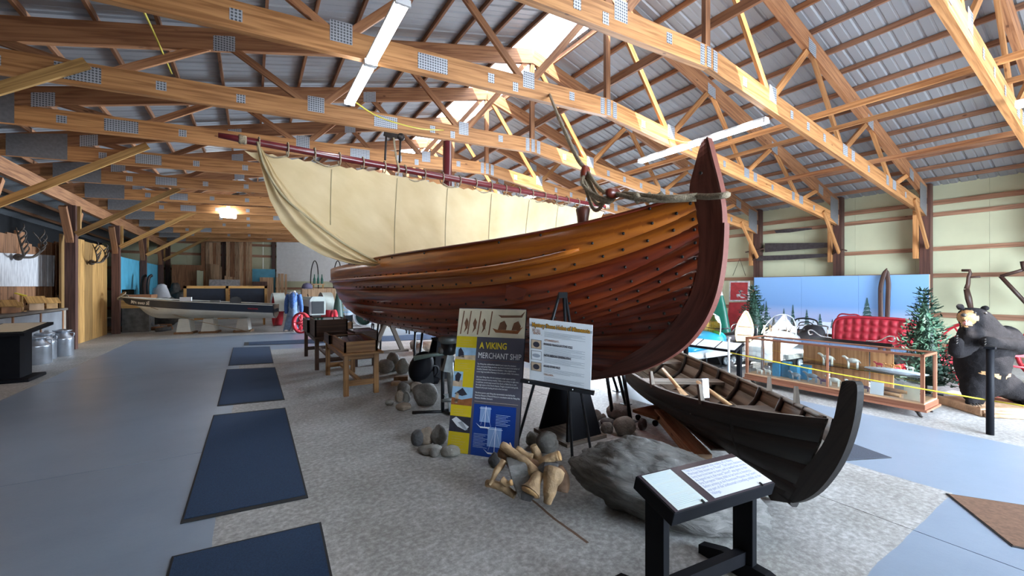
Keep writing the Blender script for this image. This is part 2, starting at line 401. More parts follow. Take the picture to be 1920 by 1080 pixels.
def plate(o, dz, w, h, top=False):
    X = XR+o; z = (zt(X)-CD/2 if top else zb(X)+CD/2)+dz; sl = (-SR if o > 0 else SL) if top else (-GR if o > 0 else GL)
    mb = MB(); p = [(-w/2, -h/2), (w/2, -h/2), (w/2, h/2), (-w/2, h/2)]
    mb.prism([(o+a, -TH/2-.002, z+b+sl*a) for a, b in p], (0, -.002, 0)); trussmesh.append(('nail_plate', mb.mesh('nail_plate', 'nail_plate')))
for o, dz, w, h in [(-.14, .0, .09, .27), (.0, .0, .09, .27), (.14, .0, .09, .27), (-1.62, .11, .2, .24), (1.62, .11, .2, .24), (-4.2, .1, .24, .24), (4.2, .04, .2, .2), (4.55, .04, .14, .2), (6.7, .04, .2, .2), (6.3, .04, .14, .2),
                    (-3.1, .0, .4, .2), (-2.25, .0, .1, .13), (-1.85, -.04, .09, .13), (-.8, .03, .1, .13), (.85, 0, .1, .13), (2.2, 0, .09, .13), (2.75, 0, .09, .13), (3.35, 0, .09, .13), (-5.2, .0, .11, .12), (-6.1, .0, .11, .12), (-6.9, 0, .42, .2), (5.3, 0, .09, .13), (7.4, 0, .09, .13), (-7.6, 0, .12, .12)]:
    plate(o, dz, w, h)
for o in (-2.9, -5.4, 2.9, 5.4, -7.8, 7.8): plate(o, -.06, .26, .22, True)
for nm, pts in (('gusset_plate', [(XH-.06, zb(XH)-.02), (XH-.06, zt(XH)-.04), (XH-.55, zt(XH-.55)-.12), (XH-.55, zb(XH-.55)+.1)]), ('gusset_plate', [(XLH+.1, zb(XLH)), (XLH+.9, zb(XLH+.9)), (XLH+.9, zb(XLH)+.55), (XLH+.1, zb(XLH)+.4)])):
    trussmesh.append((nm, MB().prism([(a-XR, -TH/2-.003, b) for a, b in pts], (0, -.004, 0)).mesh(nm, 'gusset')))
trussmesh.append(('knee_brace', MB().beam((12.95-XR, -.07, 3.62), (XH-.08-XR, -.07, 2.55), .045, .1, (0, 0, 1)).mesh('knee_brace', 'pine')))
ordn = ['first', 'second', 'third', 'fourth', 'fifth', 'sixth', 'seventh', 'eighth', 'ninth', 'tenth', 'eleventh', 'twelfth', 'thirteenth', 'fourteenth', 'fifteenth']
TY = [-.9, 1.25, 3.29, 5.09, 7.30, 9.33] + [11.45+2.12*i for i in range(9)]
for i, y in enumerate(TY):
    if i == 0: lab = 'pine roof truss just behind the viewer, outside the picture'
    elif i == 1: lab = 'pine roof truss cut off at the top right corner of the picture'
    else: lab = '%s pine roof truss counted from the viewer, with plated bottom chord' % ordn[i-1]
    t = thing('roof_truss', lab, 'truss', (XR, y, 0), 0, 'roof trusses')
    for (nm, me) in trussmesh:
        if i > 9 and nm == 'nail_plate' and random.random() < .5: continue
        inst(nm, me, t)
# lengthwise bracing under the roof, one thing each
def brace(lab, X, z, y0, y1, w, h, mat): tag(MB().beam((X, y0, z), (X, y1, z), w, h).build('truss_brace', mat), lab, 'brace', 'lengthwise truss braces')
brace('brown lengthwise board fixed to the king posts under the ridge', XR+.1, ZC+.62, -1, 20, .045, .13, 'pine_dark')
brace('upper of the two pale lengthwise boards on the right trusses', 7.95, zb(7.95)+CD+.05, -1, 22, .045, .09, 'pine')
brace('lower of the two pale lengthwise boards on the right trusses', 8.55, zb(8.55)+CD+.03, -1, 22, .045, .07, 'pine')
brace('pale lengthwise board low on the trusses near the right wall', 10.9, zb(10.9)+CD+.18, -1, 22, .045, .09, 'pine_brown')
# ================================================================ right wall
DY0, DY1, DZ = 11.0, 16.5, 3.75
wr = sroot('wall_right')
for (y0, y1, z0, z1) in ((YN, DY0, 0, 4.3), (DY1, YF, 0, 4.3), (DY0, DY1, DZ, 4.3)):
    n = max(1, round((y1-y0)/1.22))
    for k in range(n):
        a = y0+(y1-y0)*k/n; b_ = y0+(y1-y0)*(k+1)/n
        MB().b2((XW, a+.002, z0), (XW+.05, b_-.002, z1)).build('wall_panel', 'vinyl', wr)
for z, h in ((3.66, .11), (3.37, .1), (2.53, .1), (1.88, .1), (.92, .12), (.12, .2)):
    for (y0, y1) in ((YN, DY0), (DY1, YF)): MB().b2((XW-.05, y0, z-h/2), (XW, y1, z+h/2)).build('girt', 'girt_wood', wr)
for y in TY:
    MB().b2((XH, y-.1, 0), (XH+.2, y+.1, 4.12), ).build('post', 'post_brown', wr)
    MB().b2((XH-.09, y+.11, 2.3), (XH+.02, y+.2, 3.5)).build('post_block', 'pine', wr)
for y in (DY0, DY1): MB().b2((XW-.1, y-.1, 0), (XW+.1, y+.1, DZ)).build('door_jamb', 'post_brown', wr)
# ================================================================ far wall
wf = sroot('wall_far')
zs = [XL+1.22*i for i in range(21)]
for a in zs:
    if a+1.2 > XW: continue
    MB().b2((a, YF, 0), (a+1.216, YF+.05, 4.4)).build('wall_panel', 'vinyl', wf)
    MB().prism([(a, YF, 4.4), (a+1.216, YF, 4.4), (a+1.216, YF, zr(a+1.216)), (a, YF, zr(a))], (0, .05, 0)).build('wall_panel', 'vinyl', wf)
for z in (.5, 1.5, 2.6, 3.45, 4.1): MB().b2((XL, YF-.05, z-.07), (XW, YF, z+.07)).build('girt', 'girt_wood', wf)
for x in (-6, -3.9, -1.4, 1.1, 7.2, 10): MB().b2((x-.1, YF-.2, 0), (x+.1, YF-.05, 4.4)).build('post', 'post_brown', wf)
wd = sroot('door_1')
for k in range(5):
    z0 = 1.95+k*.5
    MB().b2((1.25, YF-.16, z0), (7.0, YF-.1, z0+.46)).build('door_panel', 'white_steel', wd)
    MB().b2((1.25, YF-.2, z0+.44), (7.0, YF-.1, z0+.5)).build('door_rail', 'white_steel', wd)
for z in (.55, 1.25): MB().b2((1.25, YF-.2, z-.04), (7.0, YF-.1, z+.04)).build('door_rail', 'white_steel', wd)
MB().b2((5.6, YF-.22, 0), (5.75, YF-.1, 4.4)).build('door_stile', 'white_steel', wd)
# back wall behind the viewer with its open doorway, far left outer wall
wb = sroot('wall_back')
for (x0, x1, z0, z1) in ((XL, 3.1, 0, 4.4), (10.9, XW, 0, 4.4), (3.1, 10.9, 4.1, 4.4)): MB().b2((x0, YN-.05, z0), (x1, YN, z1)).build('wall_panel', 'vinyl', wb)
for a in zs:
    if a+1.2 > XW: continue
    MB().prism([(a, YN, 4.4), (a+1.216, YN, 4.4), (a+1.216, YN, zr(a+1.216)), (a, YN, zr(a))], (0, -.05, 0)).build('wall_panel', 'vinyl', wb)
struct('wall_left', MB().b2((XL-.05, YN, 0), (XL, YF, 3.6)), 'plank_dark')
# ================================================================ left aisle: header, posts, braces, plank partitions
LX = -3.94
PY = [3.6, 7.3, 10.85, 15.05, 19.2, 23.4, 27.4]
hd = tag(MB().beam((LX, 0, 3.84), (LX, YF-.2, 3.84), .1, .3).build('header_beam', 'pine_brown'), 'long brown header beam on posts along the dim left aisle', 'beam')
for i, y in enumerate(PY):
    t = thing('aisle_post', '%s dark post of the left aisle counted from the viewer' % ordn[i], 'post', (LX, y, 0), 0, 'left aisle posts')
    MB().b2((-.1, -.1, 0), (.1, .1, 3.69)).build('shaft', 'post_brown', t)
    for s in (-1, 1): MB().beam((0, s*.08, 2.75), (0, s*.58, 3.58), .1, .14, (1, 0, 0)).build('knee_brace', 'pine_dark' if s < 0 else 'pine_brown', t)
    MB().b2((.1, .02, 3.0), (.16, .12, 3.69)).build('cleat', 'plank_gold', t)
    MB().beam((.12, -.12, 2.95), (2.2, -.12, 4.38), .045, .13, (0, 0, 1)).build('long_brace', 'plank_gold', t)
def planks(name, X, y0, y1, ztop, mat, w=.3, jit=.12, z0=0, lo=0):
    r_ = sroot(name); y = y0; k = 0
    while y < y1-.02:
        ww = min(w*random.uniform(.8, 1.2), y1-y)
        MB().b2((X-.03-random.uniform(0, .015), y+.004, z0), (X, y+ww-.004, ztop+random.uniform(-jit, jit))).build('plank', mat, r_); y += ww; k += 1
    return r_
planks('wall_aisle_booth', -4.55, 6.5, 17.2, 2.72, 'plank_dark', .42, .2)
planks('wall_aisle_planks', -4.15, 15.16, 19.12, 2.95, 'plank_gold', .36, .02)
wb2 = sroot('wall_aisle_blue'); y = 20.3
while y < 28.2:
    MB().b2((-4.12, y, 0 if y > 22 else 1.5), (-4.06, y+1.21, 2.7)).build('panel', 'blue_panel', wb2); y += 1.22
MB().b2((-4.14, 20.2, 0), (-4.02, 20.32, 2.7)).build('edge_board', 'blue_panel', wb2)
struct('wall_aisle_shade', MB().b2((-6.6, 6, 0), (-6.55, YF, 4.2)), 'dark_void')  # black sheet for the dark depth of the left aisle, shade put into colour
# ================================================================ the big red ship
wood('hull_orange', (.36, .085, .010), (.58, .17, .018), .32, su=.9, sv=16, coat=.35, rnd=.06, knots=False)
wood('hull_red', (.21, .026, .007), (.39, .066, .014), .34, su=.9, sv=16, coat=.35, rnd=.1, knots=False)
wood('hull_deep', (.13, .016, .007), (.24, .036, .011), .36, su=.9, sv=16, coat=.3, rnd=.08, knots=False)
wood('stem_red', (.12, .03, .018), (.19, .055, .035), .42, su=3, sv=20, coat=.2, rnd=.05, knots=False)
plain('stem_edge', (.16, .045, .032), .5, var=.1)
plain('iron', (.03, .024, .022), .5, .6, var=.2, scale=30)
plain('black_paint', (.006, .0065, .009), .62, var=.15, scale=8, spec=.12)
plain('black_steel', (.02, .022, .026), .4, .5, var=.15)
wood('beam_grey', (.10, .08, .065), (.19, .155, .125), .7)
SX = 2.8; YM = 8.0; RAIL = 2.02
outer = [ATX(px, py, SX) for px, py in ((1328, 260), (1338, 300), (1349, 343), (1358, 388), (1359, 440), (1354, 500), (1341, 560), (1315, 612), (1275, 655), (1215, 688), (1140, 706), (1060, 716))]
inner = [ATX(px, py, SX) for px, py in ((1325, 264), (1312, 312), (1302, 356), (1311, 392), (1319, 440), (1317, 500), (1300, 560), (1264, 611), (1216, 648), (1165, 675), (1110, 692), (1045, 702))]
ship = thing('viking_ship', 'large red-brown lapstrake wooden ship with raised pointed bow on stands', 'ship', (SX, YM, 0))
def ship_part(name, mb, mat, par=None, **k): return mb.build(name, mat, par or ship, world=True, **k)
def stem_mesh(mirror=False):
    O = bez(outer, 5); I = bez(inner, 5); mb = MB()
    n = min(len(O), len(I)); T = .06
    fl = (lambda p: V((p.x, 2*YM-p.y+.0, p.z if p.z < 2.1 else 2.1+(p.z-2.1)*.15))) if mirror else (lambda p: p)
    for i in range(n-1):
        for sx in (-1, 1):
            a = [V((sx*T*.45, 0, 0))+fl(O[i]), V((sx*T*.45, 0, 0))+fl(O[i+1]), V((sx*T, 0, 0))+fl(I[i+1]), V((sx*T, 0, 0))+fl(I[i])]
            mb.quad(a, [(O[i].z, 0), (O[i+1].z, 0), (O[i+1].z, .25), (O[i].z, .25)])
        mb.quad([V((-T*1, 0, 0))+fl(I[i]), V((T, 0, 0))+fl(I[i]), V((T, 0, 0))+fl(I[i+1]), V((-T, 0, 0))+fl(I[i+1])])
    return mb, [fl(p) for p in O]
mb, O_ = stem_mesh(); stem = ship_part('stem', mb, 'stem_red')
ed = MB()
for i in range(len(O_)-1):
    a, b_ = O_[i], O_[i+1]
    for (q, r_) in (((-.034, -.012), (.034, -.012)),):
        d = (b_-a).normalized(); nrm = V((0, d.z, -d.y));  nrm = nrm if nrm.y < 0 or i > 25 else -nrm
        if nrm.z > 0 and i > 12: nrm = -nrm
        ed.quad([a+V((-.03, 0, 0)), a+V((.03, 0, 0)), b_+V((.03, 0, 0)), b_+V((-.03, 0, 0))])
        ed.quad([a+V((-.03, 0, 0))+nrm*.014, a+V((.03, 0, 0))+nrm*.014, b_+V((.03, 0, 0))+nrm*.014, b_+V((-.03, 0, 0))+nrm*.014])
        for s in (-.03, .03): ed.quad([a+V((s, 0, 0)), b_+V((s, 0, 0)), b_+V((s, 0, 0))+nrm*.014, a+V((s, 0, 0))+nrm*.014])
ship_part('stem_edge', ed, 'stem_edge', stem)
h_ = ATX(1324, 327, SX); ship_part('stem_hole', MB().lathe([(.012, -.006), (.012, .006)], 10, (SX-.066, h_.y, h_.z), Matrix.Rotation(pi/2, 3, 'Y')), 'iron', stem)
mb, _ = stem_mesh(True); ship_part('sternpost', mb, 'stem_red')
ship_part('keel', MB().beam((SX, 3.1, .77), (SX, 2*YM-3.1, .80), .11, .12), 'hull_deep')
# strakes: seam curves from the stem back to midships and mirrored to the stern
bowpx = [(1308, 364), (1314, 391), (1318, 417), (1320, 440), (1320, 470), (1317, 499), (1309, 529), (1300, 556), (1286, 584), (1262, 613), (1219, 646), (1140, 694)]
midw = [1.31, 1.29, 1.26, 1.21, 1.12, 1.0, .86, .70, .53, .36, .2, .06]
midz = [2.02, 1.72, 1.58, 1.33, 1.14, 1.02, .94, .89, .86, .835, .815, .80]
ex = [3.1, 2.9, 2.55, 2.1, 1.82, 1.62, 1.5, 1.5, 1.4, 1.3, 1.2, 1.1]
gx = [7, 6.6, 6, 5.4, 4.8, 4.2, 3.6, 3.1, 2.7, 2.4, 2.2, 2.0]
BP = [ATX(px, py, SX) for px, py in bowpx]
def seam(k, s, side=-1, off=0.0, stern=False):
    # s 0 at stem .. 1 midships
    b_ = BP[k]; e = ex[k]
    x = .055+(midw[k]+off-.055)*(1-(1-s)**e); 
    y = b_.y+(YM-b_.y)*s; g = 1-(1-s)**gx[k]
    z = b_.z+(midz[k]-b_.z)*g
    if stern: y = 2*YM-y; z = midz[k]+(z-midz[k])*(.45 if k == 0 else .6)
    return V((SX+side*x, y, z))
NS = 44
smap = lambda t: t**1.35
for side in (-1, 1):
    for k in range(11):
        mb = MB(); lap = .018
        def P(i, row):   # rows: top outer, bottom outer, bottom inner
            u = i/(2*NS); st = u > .5; s = smap(u*2) if not st else smap((1-u)*2)
            top = seam(k, s, side, 0.0, st); bot = seam(k+1, s, side, lap, st)
            bot = bot + (bot-top).normalized()*.025
            if row == 0: return top+V((side*.004, 0, 0))
            if row == 1: return top.lerp(bot, .5)+V((side*.014*(1-abs(.5-min(1, s))*.4), 0, 0))
            if row == 2: return bot+V((side*.004, 0, 0))
            return bot+V((-side*.03, 0, .004))
        ln = 0; prev = None; b0 = len(mb.v); us = []
        for i in range(2*NS+1):
            ps = [P(i, r_) for r_ in range(4)]
            if prev is not None: ln += (ps[0]-prev).length
            prev = ps[0]; us.append(ln); mb.v += ps
            mb.v.append(ps[0]+V((-side*.03, 0, 0)))
        for i in range(2*NS):
            a = b0+i*5
            hgt = (mb.v[a]-mb.v[a+2]).length
            for r_, (v0, v1) in ((0, (0, hgt/2)), (1, (hgt/2, hgt)), (2, (hgt, hgt+.03)), (-1, (0, .03))):
                q0, q1 = (a+r_, a+r_+1) if r_ >= 0 else (a+4, a)
                mb.face((q0, q0+5, q1+5, q1), [(us[i], v0), (us[i+1], v0), (us[i+1], v1), (us[i], v1)], r_ in (0, 1))
        ship_part('strake', mb, 'hull_orange' if k < 2 else ('hull_red' if k < 6 else 'hull_deep'))  # tones deepen downward: the wood's own colour plus hull shading put into it
# rubbing strip along the top seam
pts = [seam(1, smap(t), -1, .045)+V((0, 0, .012)) for t in [.22+.78*i/26 for i in range(27)]]
pts += [seam(1, smap(1-i/14*.6), -1, .045, True)+V((0, 0, .012)) for i in range(1, 15)]
ship_part('rub_rail', MB().tube(pts, [.014]+[.026]*(len(pts)-1), 8), 'hull_orange')
pts = [seam(0, smap(t), -1, .0) for t in [i/30 for i in range(31)]]
ship_part('gunwale', MB().tube(pts, .014, 6), 'hull_deep')
# clench bolts
bolt = MB().sphere((0, 0, 0), (.011, .013, .013), 7, m=5).mesh('bolt', 'iron')
for k in range(0, 9):
    ts = [.015+.0*k]; t = .05+.012*(k % 3)
    while t < .95: ts.append(t); t += (.030 if t > .5 else .042)*random.uniform(.8, 1.25)+(.02 if k > 4 else 0)
    for t in ts:
        s = smap(t); a = seam(k, s, -1, .012); b_ = seam(k+1, s, -1, .018); p = a.lerp(b_, .86 if t > .03 else random.uniform(.3, .8))
        if k == 0 and random.random() < .6:
            inst('bolt', bolt, ship, tuple(a.lerp(b_, .12)-V((SX, YM, 0))+V((-.008, 0, 0))))
        inst('bolt', bolt, ship, tuple(p-V((SX, YM, 0))+V((-.012, 0, 0))))
# repair patch on a strake, bitt inside the rail, ship frames
def onhull(t, f): return seam(2, smap(t), -1, .05).lerp(seam(3, smap(t), -1, .06), f)
ship_part('repair_patch', MB().prism([onhull(.335, .55), onhull(.352, 1.0), onhull(.385, .8), onhull(.37, .2)], (.03, .02, 0)), 'hull_red')
b0 = seam(0, smap(.235), -1); bp_ = ATX(1088, 415, b0.x+.1)
ship_part('bitt', MB().lathe([(.05, -.2), (.045, 0), (.05, .07), (.062, .14), (.055, .155), (.03, .16)], 12, (bp_.x+.03, bp_.y, 2.12)), 'stem_red')
for yy in (4.8, 5.9, 7, 8.2, 9.4, 10.6, 11.8):
    st = yy > YM; s = ((yy if not st else 2*YM-yy)-2.1)/(YM-2.1)
    pts = [seam(k, s, -1, -.1, st) for k in range(9)]+[seam(k, s, 1, -.1, st) for k in range(8, -1, -1)]
    ship_part('frame', MB().tube(pts, .035, 6), 'hull_deep')
# ---- stands under the ship
def trestle(lab, y, px0=SX):
    t = thing('ship_trestle', lab, 'trestle', (px0, y, 0), 0, 'black trestles under the ship')
    for s in (-1, 1):
        MB().prism([(-.23, s*.22, .035), (.23, s*.22, .035), (.1, s*.09, .71), (-.1, s*.09, .71)], (0, s*.03, 0)).build('side_plate', 'black_paint', t)
    MB().b2((-.27, -.29, 0), (.27, .29, .035)).build('base_board', 'beam_grey', t)
    MB().b2((-.12, -.13, .67), (.12, .13, .71)).build('top_block', 'black_paint', t)
    return t
t = trestle('black flared plywood trestle under the bow, behind the easel', 3.5, SX+.12)
t = trestle('black flared plywood trestle under the keel amidships behind the outboard', 6.85)
t = thing('timber_a_frame', 'grey wooden A-frame support under the keel near the stern', 'stand', (SX, 10.2, 0))
for s in (-1, 1): MB().beam((s*.36, 0, 0.03), (s*.05, 0, .75), .09, .12, (0, 1, 0)).build('leg', 'beam_grey', t)
MB().b2((-.5, -.07, 0), (.5, .07, .05)).build('foot_board', 'beam_grey', t)
poles = [(1150, 787, 690, 'grey steel prop nearest the bow, standing among the cobbles'), (1183, 790, 700, 'leaning black steel prop under the bow beside the dark rowboat'), (1173, 758, 700, 'short steel prop under the bow farther from the cobbles'), (1158, 733, 700, 'thin black steel prop seen behind the cobbles under the bow'), (783, 712, 605, 'grey steel prop in front of the black cowling under the hull'), (776, 692, 605, 'thin dark steel prop farther behind the black cowling'), (704, 665, 590, 'black steel prop beside the display tables'), (713, 660, 590, 'dark steel prop just right of another by the display tables')]
for (px, by, ty, lab) in poles:
    p = FL(px, by); t = thing('steel_prop', lab, 'prop', tuple(p), 0, 'steel props under the ship')
    d = sqrt((p.x)**2+(p.y)**2); q = V((p.x+(SX-p.x)*.15, p.y, 0))
    zt_ = .80 if abs(p.x-SX) < .5 else 1.0
    top = V(((SX-p.x)*.22, 0, zt_))
    MB().tube([(0, 0, 0), tuple(top)], .022, 10).build('pole', 'black_steel', t)
    MB().b2((-.06, -.06, 0), (.06, .06, .008)).build('foot_plate', 'black_steel', t)
# ================================================================ mast, yard, sail
plain('maroon', (.12, .014, .018), .3, var=.12, scale=10, coat=.3)
plain('rope', (.30, .24, .16), .85, var=.3, scale=60, bump=.6, bscale=120)
def sail_mat():
    m, nt, b = _new('canvas'); L = nt.links; b.inputs['Roughness'].default_value = .85
    tc = N(nt, 'ShaderNodeUVMap'); no = N(nt, 'ShaderNodeTexNoise'); no.inputs['Scale'].default_value = 2; no.inputs['Detail'].default_value = 5; L.new(tc.outputs[0], no.inputs['Vector'])
    r = ramp(nt, [(.3, (.60, .46, .25)), (.7, (.74, .60, .37))]); L.new(no.outputs[0], r.inputs[0])
    tl = N(nt, 'ShaderNodeBsdfTranslucent'); L.new(r.outputs[0], tl.inputs[0]); L.new(r.outputs[0], b.inputs['Base Color'])
    mx = N(nt, 'ShaderNodeMixShader'); mx.inputs[0].default_value = .35; L.new(b.outputs[0], mx.inputs[1]); L.new(tl.outputs[0], mx.inputs[2]); L.new(mx.outputs[0], nt.nodes['Material Output'].inputs[0])
sail_mat(); plain('canvas_seam', (.36, .30, .18), .9, var=.1)
mast = tag(MB().tube([(SX+.03, 6.62, .9), (SX+.03, 6.62, 4.08)], [.085, .075], 14).build('mast', 'maroon', loc=(SX+.03, 6.62, .9)), 'dark maroon mast rising from the ship behind the sail', 'mast')
yl, yr_ = V((-.12, 5.97, 3.375)), V((6.62, 6.72, 3.375))
yd = V((yr_.x-yl.x, yr_.y-yl.y, 0)).normalized(); yn = V((yd.y, -yd.x, 0))
yard = thing('yard', 'dark maroon yard spar carrying the cream sail', 'spar', tuple((yl+yr_)/2))
MB().tube([yl-yd*.22, yl, (yl+yr_)/2, yr_, yr_+yd*.12], [.03, .042, .055, .04, .03], 12).build('spar', 'maroon', yard, world=True)
MB().tube([yr_+yd*(.0+.02*i) for i in range(6)], [.055, .05, .056, .05, .055, .045], 8).build('rope_end', 'rope', yard, world=True)
MB().tube([yl-yd*.02+yd*.02*i for i in range(5)], [.055, .06, .052, .058, .05], 8).build('rope_end', 'rope', yard, world=True)
for i in range(21):
    p = yl+(yr_-yl)*((i+.6)/21.4); R = .07
    MB().tube([p+V((0, 0, -.02))+yn*(R*cos(a))*.95+V((0, 0, R*sin(a)*1.25)) for a in [2*pi*k/12 for k in range(12)]], .009, 5, closed=True).build('lacing_loop', 'rope', yard, world=True)
    if i < 20 and i % 2 == 0:
        p2 = yl+(yr_-yl)*((i+1.6)/21.4); MB().tube(bez([p+V((0, 0, -.1)), (p+p2)/2+V((0, 0, -.15)), p2+V((0, 0, -.1))], 4), .011, 5).build('lacing_rope', 'rope', yard, world=True)
sail = thing('square_sail', 'cream canvas square sail hanging from the maroon yard', 'sail', tuple((yl+yr_)/2-V((0, 0, 1.6))))
W_ = (yr_-yl).length
# left edge line of the smooth cloth in the sail plane (fold line), right edge
foldpx = [(490, 278), (520, 330), (560, 380), (610, 425), (660, 465), (705, 492)]
def onsail(px, py):
    r_ = ray(px, py); o = V((0, 0, CH)); t = ((yl-o).dot(yn))/(r_.dot(yn)); return o+r_*t
fold = [onsail(*p) for p in foldpx]; fs = [((p-yl).dot(yd), p.z) for p in fold]
def xl_(z):
    for (a, za), (b_, zb_) in zip(fs, fs[1:]):
        if za >= z >= zb_: return a+(b_-a)*(za-z)/(za-zb_)
    return fs[0][0] if z > fs[0][1] else fs[-1][0]+(fs[-1][1]-z)*.3
ZT, ZB_ = 3.27, 1.35
def sail_fn(u, v):
    z = ZT+(ZB_-ZT)*v; l = xl_(z)*1.0 if v > 0 else .04
    r_ = W_-.05-.32*v**.6-1.3*v*v; l = .04+(l-.04)*min(1, v*12)
    x = l+(r_-l)*u
    zz = z-(.03*sin(x*21/W_*2*pi)**2 if v < .12 else 0)*(1-v*8 if v < .12 else 0)
    w = .11*sin(v*pi)+.035*sin(x*2.6+v*1.2)*(1-v)+.022*sin(x*6.5+1-v*3)*(1-v)**1.5+.012*sin(x*14.5+2*v)*(1-v)**3+.02*math.exp(-((x-1.4+.5*v)/.05)**2)*(1-v)
    return yl+yd*x+V((0, 0, zz-yl.z))-yn*w
MB().grid(sail_fn, 90, 34, us=7, vs=2).build('cloth', 'canvas', sail, world=True)
for xs_ in (.155, .29, .42, .545, .67, .79, .9):
    pts = []
    for v in [i/24*.97+.02 for i in range(25)]:
        a0, a1 = (sail_fn(0, v)-yl).dot(yd), (sail_fn(1, v)-yl).dot(yd); u = (xs_*W_-a0)/(a1-a0)
        if .01 < u < .99: pts.append(sail_fn(u, v)+yn*.008)
    if len(pts) < 3: continue
    MB().tube(pts, .006, 4).build('seam', 'canvas_seam', sail, world=True)
# gathered roll of cloth falling from the yard arm down into the ship
rollpx = [(484, 272), (496, 320), (512, 368), (540, 412), (590, 452), (640, 476), (690, 489), (730, 500)]
outpx = [(480, 275), (494, 335), (505, 375), (528, 420), (560, 455), (605, 480), (650, 494), (700, 500)]
def roll_fn(u, v):
    # v across the bundle from fold line to lower outer edge, u along it
    i = min(int(u*7), 6); t = u*7-i
    a = onsail(*rollpx[i]).lerp(onsail(*rollpx[i+1]), t); b_ = onsail(*outpx[i]).lerp(onsail(*outpx[i+1]), t)
    fo = onsail(*foldpx[min(i, 4)]).lerp(onsail(*foldpx[min(i, 4)+1]), t if i < 5 else 1)
    p = fo.lerp(b_, v)
    w = .14*sin(pi*v)*(.3+u)+.04*sin(v*19+u*2)*(.4+.6*u)
    return p+yn*(w+.015)
MB().grid(roll_fn, 40, 40, us=3, vs=1).build('gathered_roll', 'canvas', sail, world=True)
MB().tube(bez([onsail(482, 268)+yn*.05, onsail(496, 318)+yn*.07, onsail(530, 372)+yn*.1, onsail(580, 415)+yn*.12, onsail(640, 458)+yn*.12, onsail(705, 494)+yn*.1], 6), .016, 6).build('fold_rim', 'canvas_seam', sail, world=True)
# ================================================================ forestay with blocks
a = AT(1330, 365, 2.95); blk2 = AT(1150, 362, 3.35); blk1 = AT(1098, 325, 3.7); up = AT(1048, 222, 4.7); up2 = AT(1030, 176, 6.4)
fs_ = thing('forestay', 'thick tan rope stay tied around the bow with wooden blocks', 'rope', tuple(a))
ring = [ATX(1306, 368, SX-.1), ATX(1330, 369, SX-.1), ATX(1360, 366, SX-.08), ATX(1361, 364, SX+.1), ATX(1335, 362, SX+.12), ATX(1308, 364, SX+.1)]
MB().tube(bez(ring+[ring[0]], 5), .022, 8).build('bow_loop', 'rope', fs_, world=True)
MB().tube(bez([ring[0], AT(1250, 371, 3.05), blk2+V((.06, -.05, -.01))], 6), .024, 8).build('lower_rope', 'rope', fs_, world=True)
MB().tube(bez([ring[0]+V((0, 0, -.02)), AT(1240, 376, 3.08), AT(1190, 372, 3.2), blk2], 6), .018, 8).build('lower_rope', 'rope', fs_, world=True)
for k in range(3): MB().tube([AT(1190+22*k, 369-k, 3.2)+V((0, 0, .02)), AT(1200+22*k, 372-k, 3.2)+V((0, 0, -.03))], .03, 6).build('seizing', 'rope', fs_, world=True)
for k, (f1, f2) in enumerate(((-.03, .0), (.0, .0), (.03, 0), (.055, .0))):
    m_ = (blk1+blk2)/2+V((0, f1, -.07-.05*k))
    MB().tube(bez([blk1+V((0, f1, 0)), m_, blk2+V((0, f1, -.02))], 8), .016, 6).build('tackle_rope', 'rope', fs_, world=True)
for k in range(2):
    MB().tube(bez([blk1+V((-.02, .03*k, -.02)), AT(1092+6*k, 345, 3.6), AT(1110, 362+4*k, 3.5), AT(1140, 376+3*k, 3.38), blk2+V((.02, 0, -.03))], 6), .017, 6).build('tackle_rope', 'rope', fs_, world=True)
MB().sphere(blk1, (.055, .035, .075), 12).build('block', 'hull_deep', fs_, world=True); MB().sphere(blk2, (.085, .04, .045), 12).build('block', 'hull_deep', fs_, world=True)
MB().tube(bez([blk1+V((0, 0, .04)), AT(1080, 292, 3.85), up], 6), .02, 8).build('upper_rope', 'rope', fs_, world=True)
MB().tube([up, up2], .02, 8).build('upper_rope', 'rope', fs_, world=True)
# halyard tackle hanging above the yard
q = AT(748, 250, 6.35); t = thing('halyard_tackle', 'dark iron hoist with rope hanging over the yard left of the mast', 'hoist', tuple(q))
MB().beam(AT(722, 252, 6.4), AT(756, 258, 6.3), .07, .06).build('beam', 'iron', t, world=True); MB().sphere(AT(752, 257, 6.3), (.06, .05, .06), 8).build('sheave', 'iron', t, world=True)
for a, b_ in (((724, 256), (722, 300)), ((751, 262), (749, 305))): MB().tube([AT(*a, 6.35), AT(*b_, 6.3)], .016, 6).build('link', 'iron', t, world=True)
MB().tube(bez([AT(737, 250, 6.35), AT(743, 295, 6.25), AT(748, 316, 6.15), AT(745, 328, 6.1)], 5), .016, 6).build('rope_fall', 'rope', t, world=True)
# ================================================================ foreground: mats, signs, rowboat, stones, tables
plain('mat_blue', (.008, .032, .085), .95, var=.25, scale=90, bump=.5, bscale=300)
plain('mat_edge', (.012, .013, .016), .8, var=.1)
plain('mat_dark', (.045, .055, .08), .95, var=.25, scale=90)
plain('mat_brown', (.14, .075, .045), .95, var=.25, scale=40)
def mat_quad(lab, px, m):
    q = [FL(*p) if not isinstance(p, V) else p for p in px]; c = sum(q, V())/4; t = thing('floor_mat', lab, 'mat', tuple(c), 0, 'floor mats')
    MB().prism([p-c for p in q], (0, 0, .006)).build('border', 'mat_edge', t)
    MB().prism([(p-c)*.965+V((0, 0, .006)) for p in q], (0, 0, .003)).build('pile', m, t)
mat_quad('dark blue floor mat nearest the viewer, cut off by the bottom edge', [(322, 1045), (602, 980), (648, 1200), (250, 1290)], 'mat_blue')
mat_quad('large dark blue floor mat, second from the viewer', [(400, 779), (535, 765), (578, 934), (338, 983)], 'mat_blue')
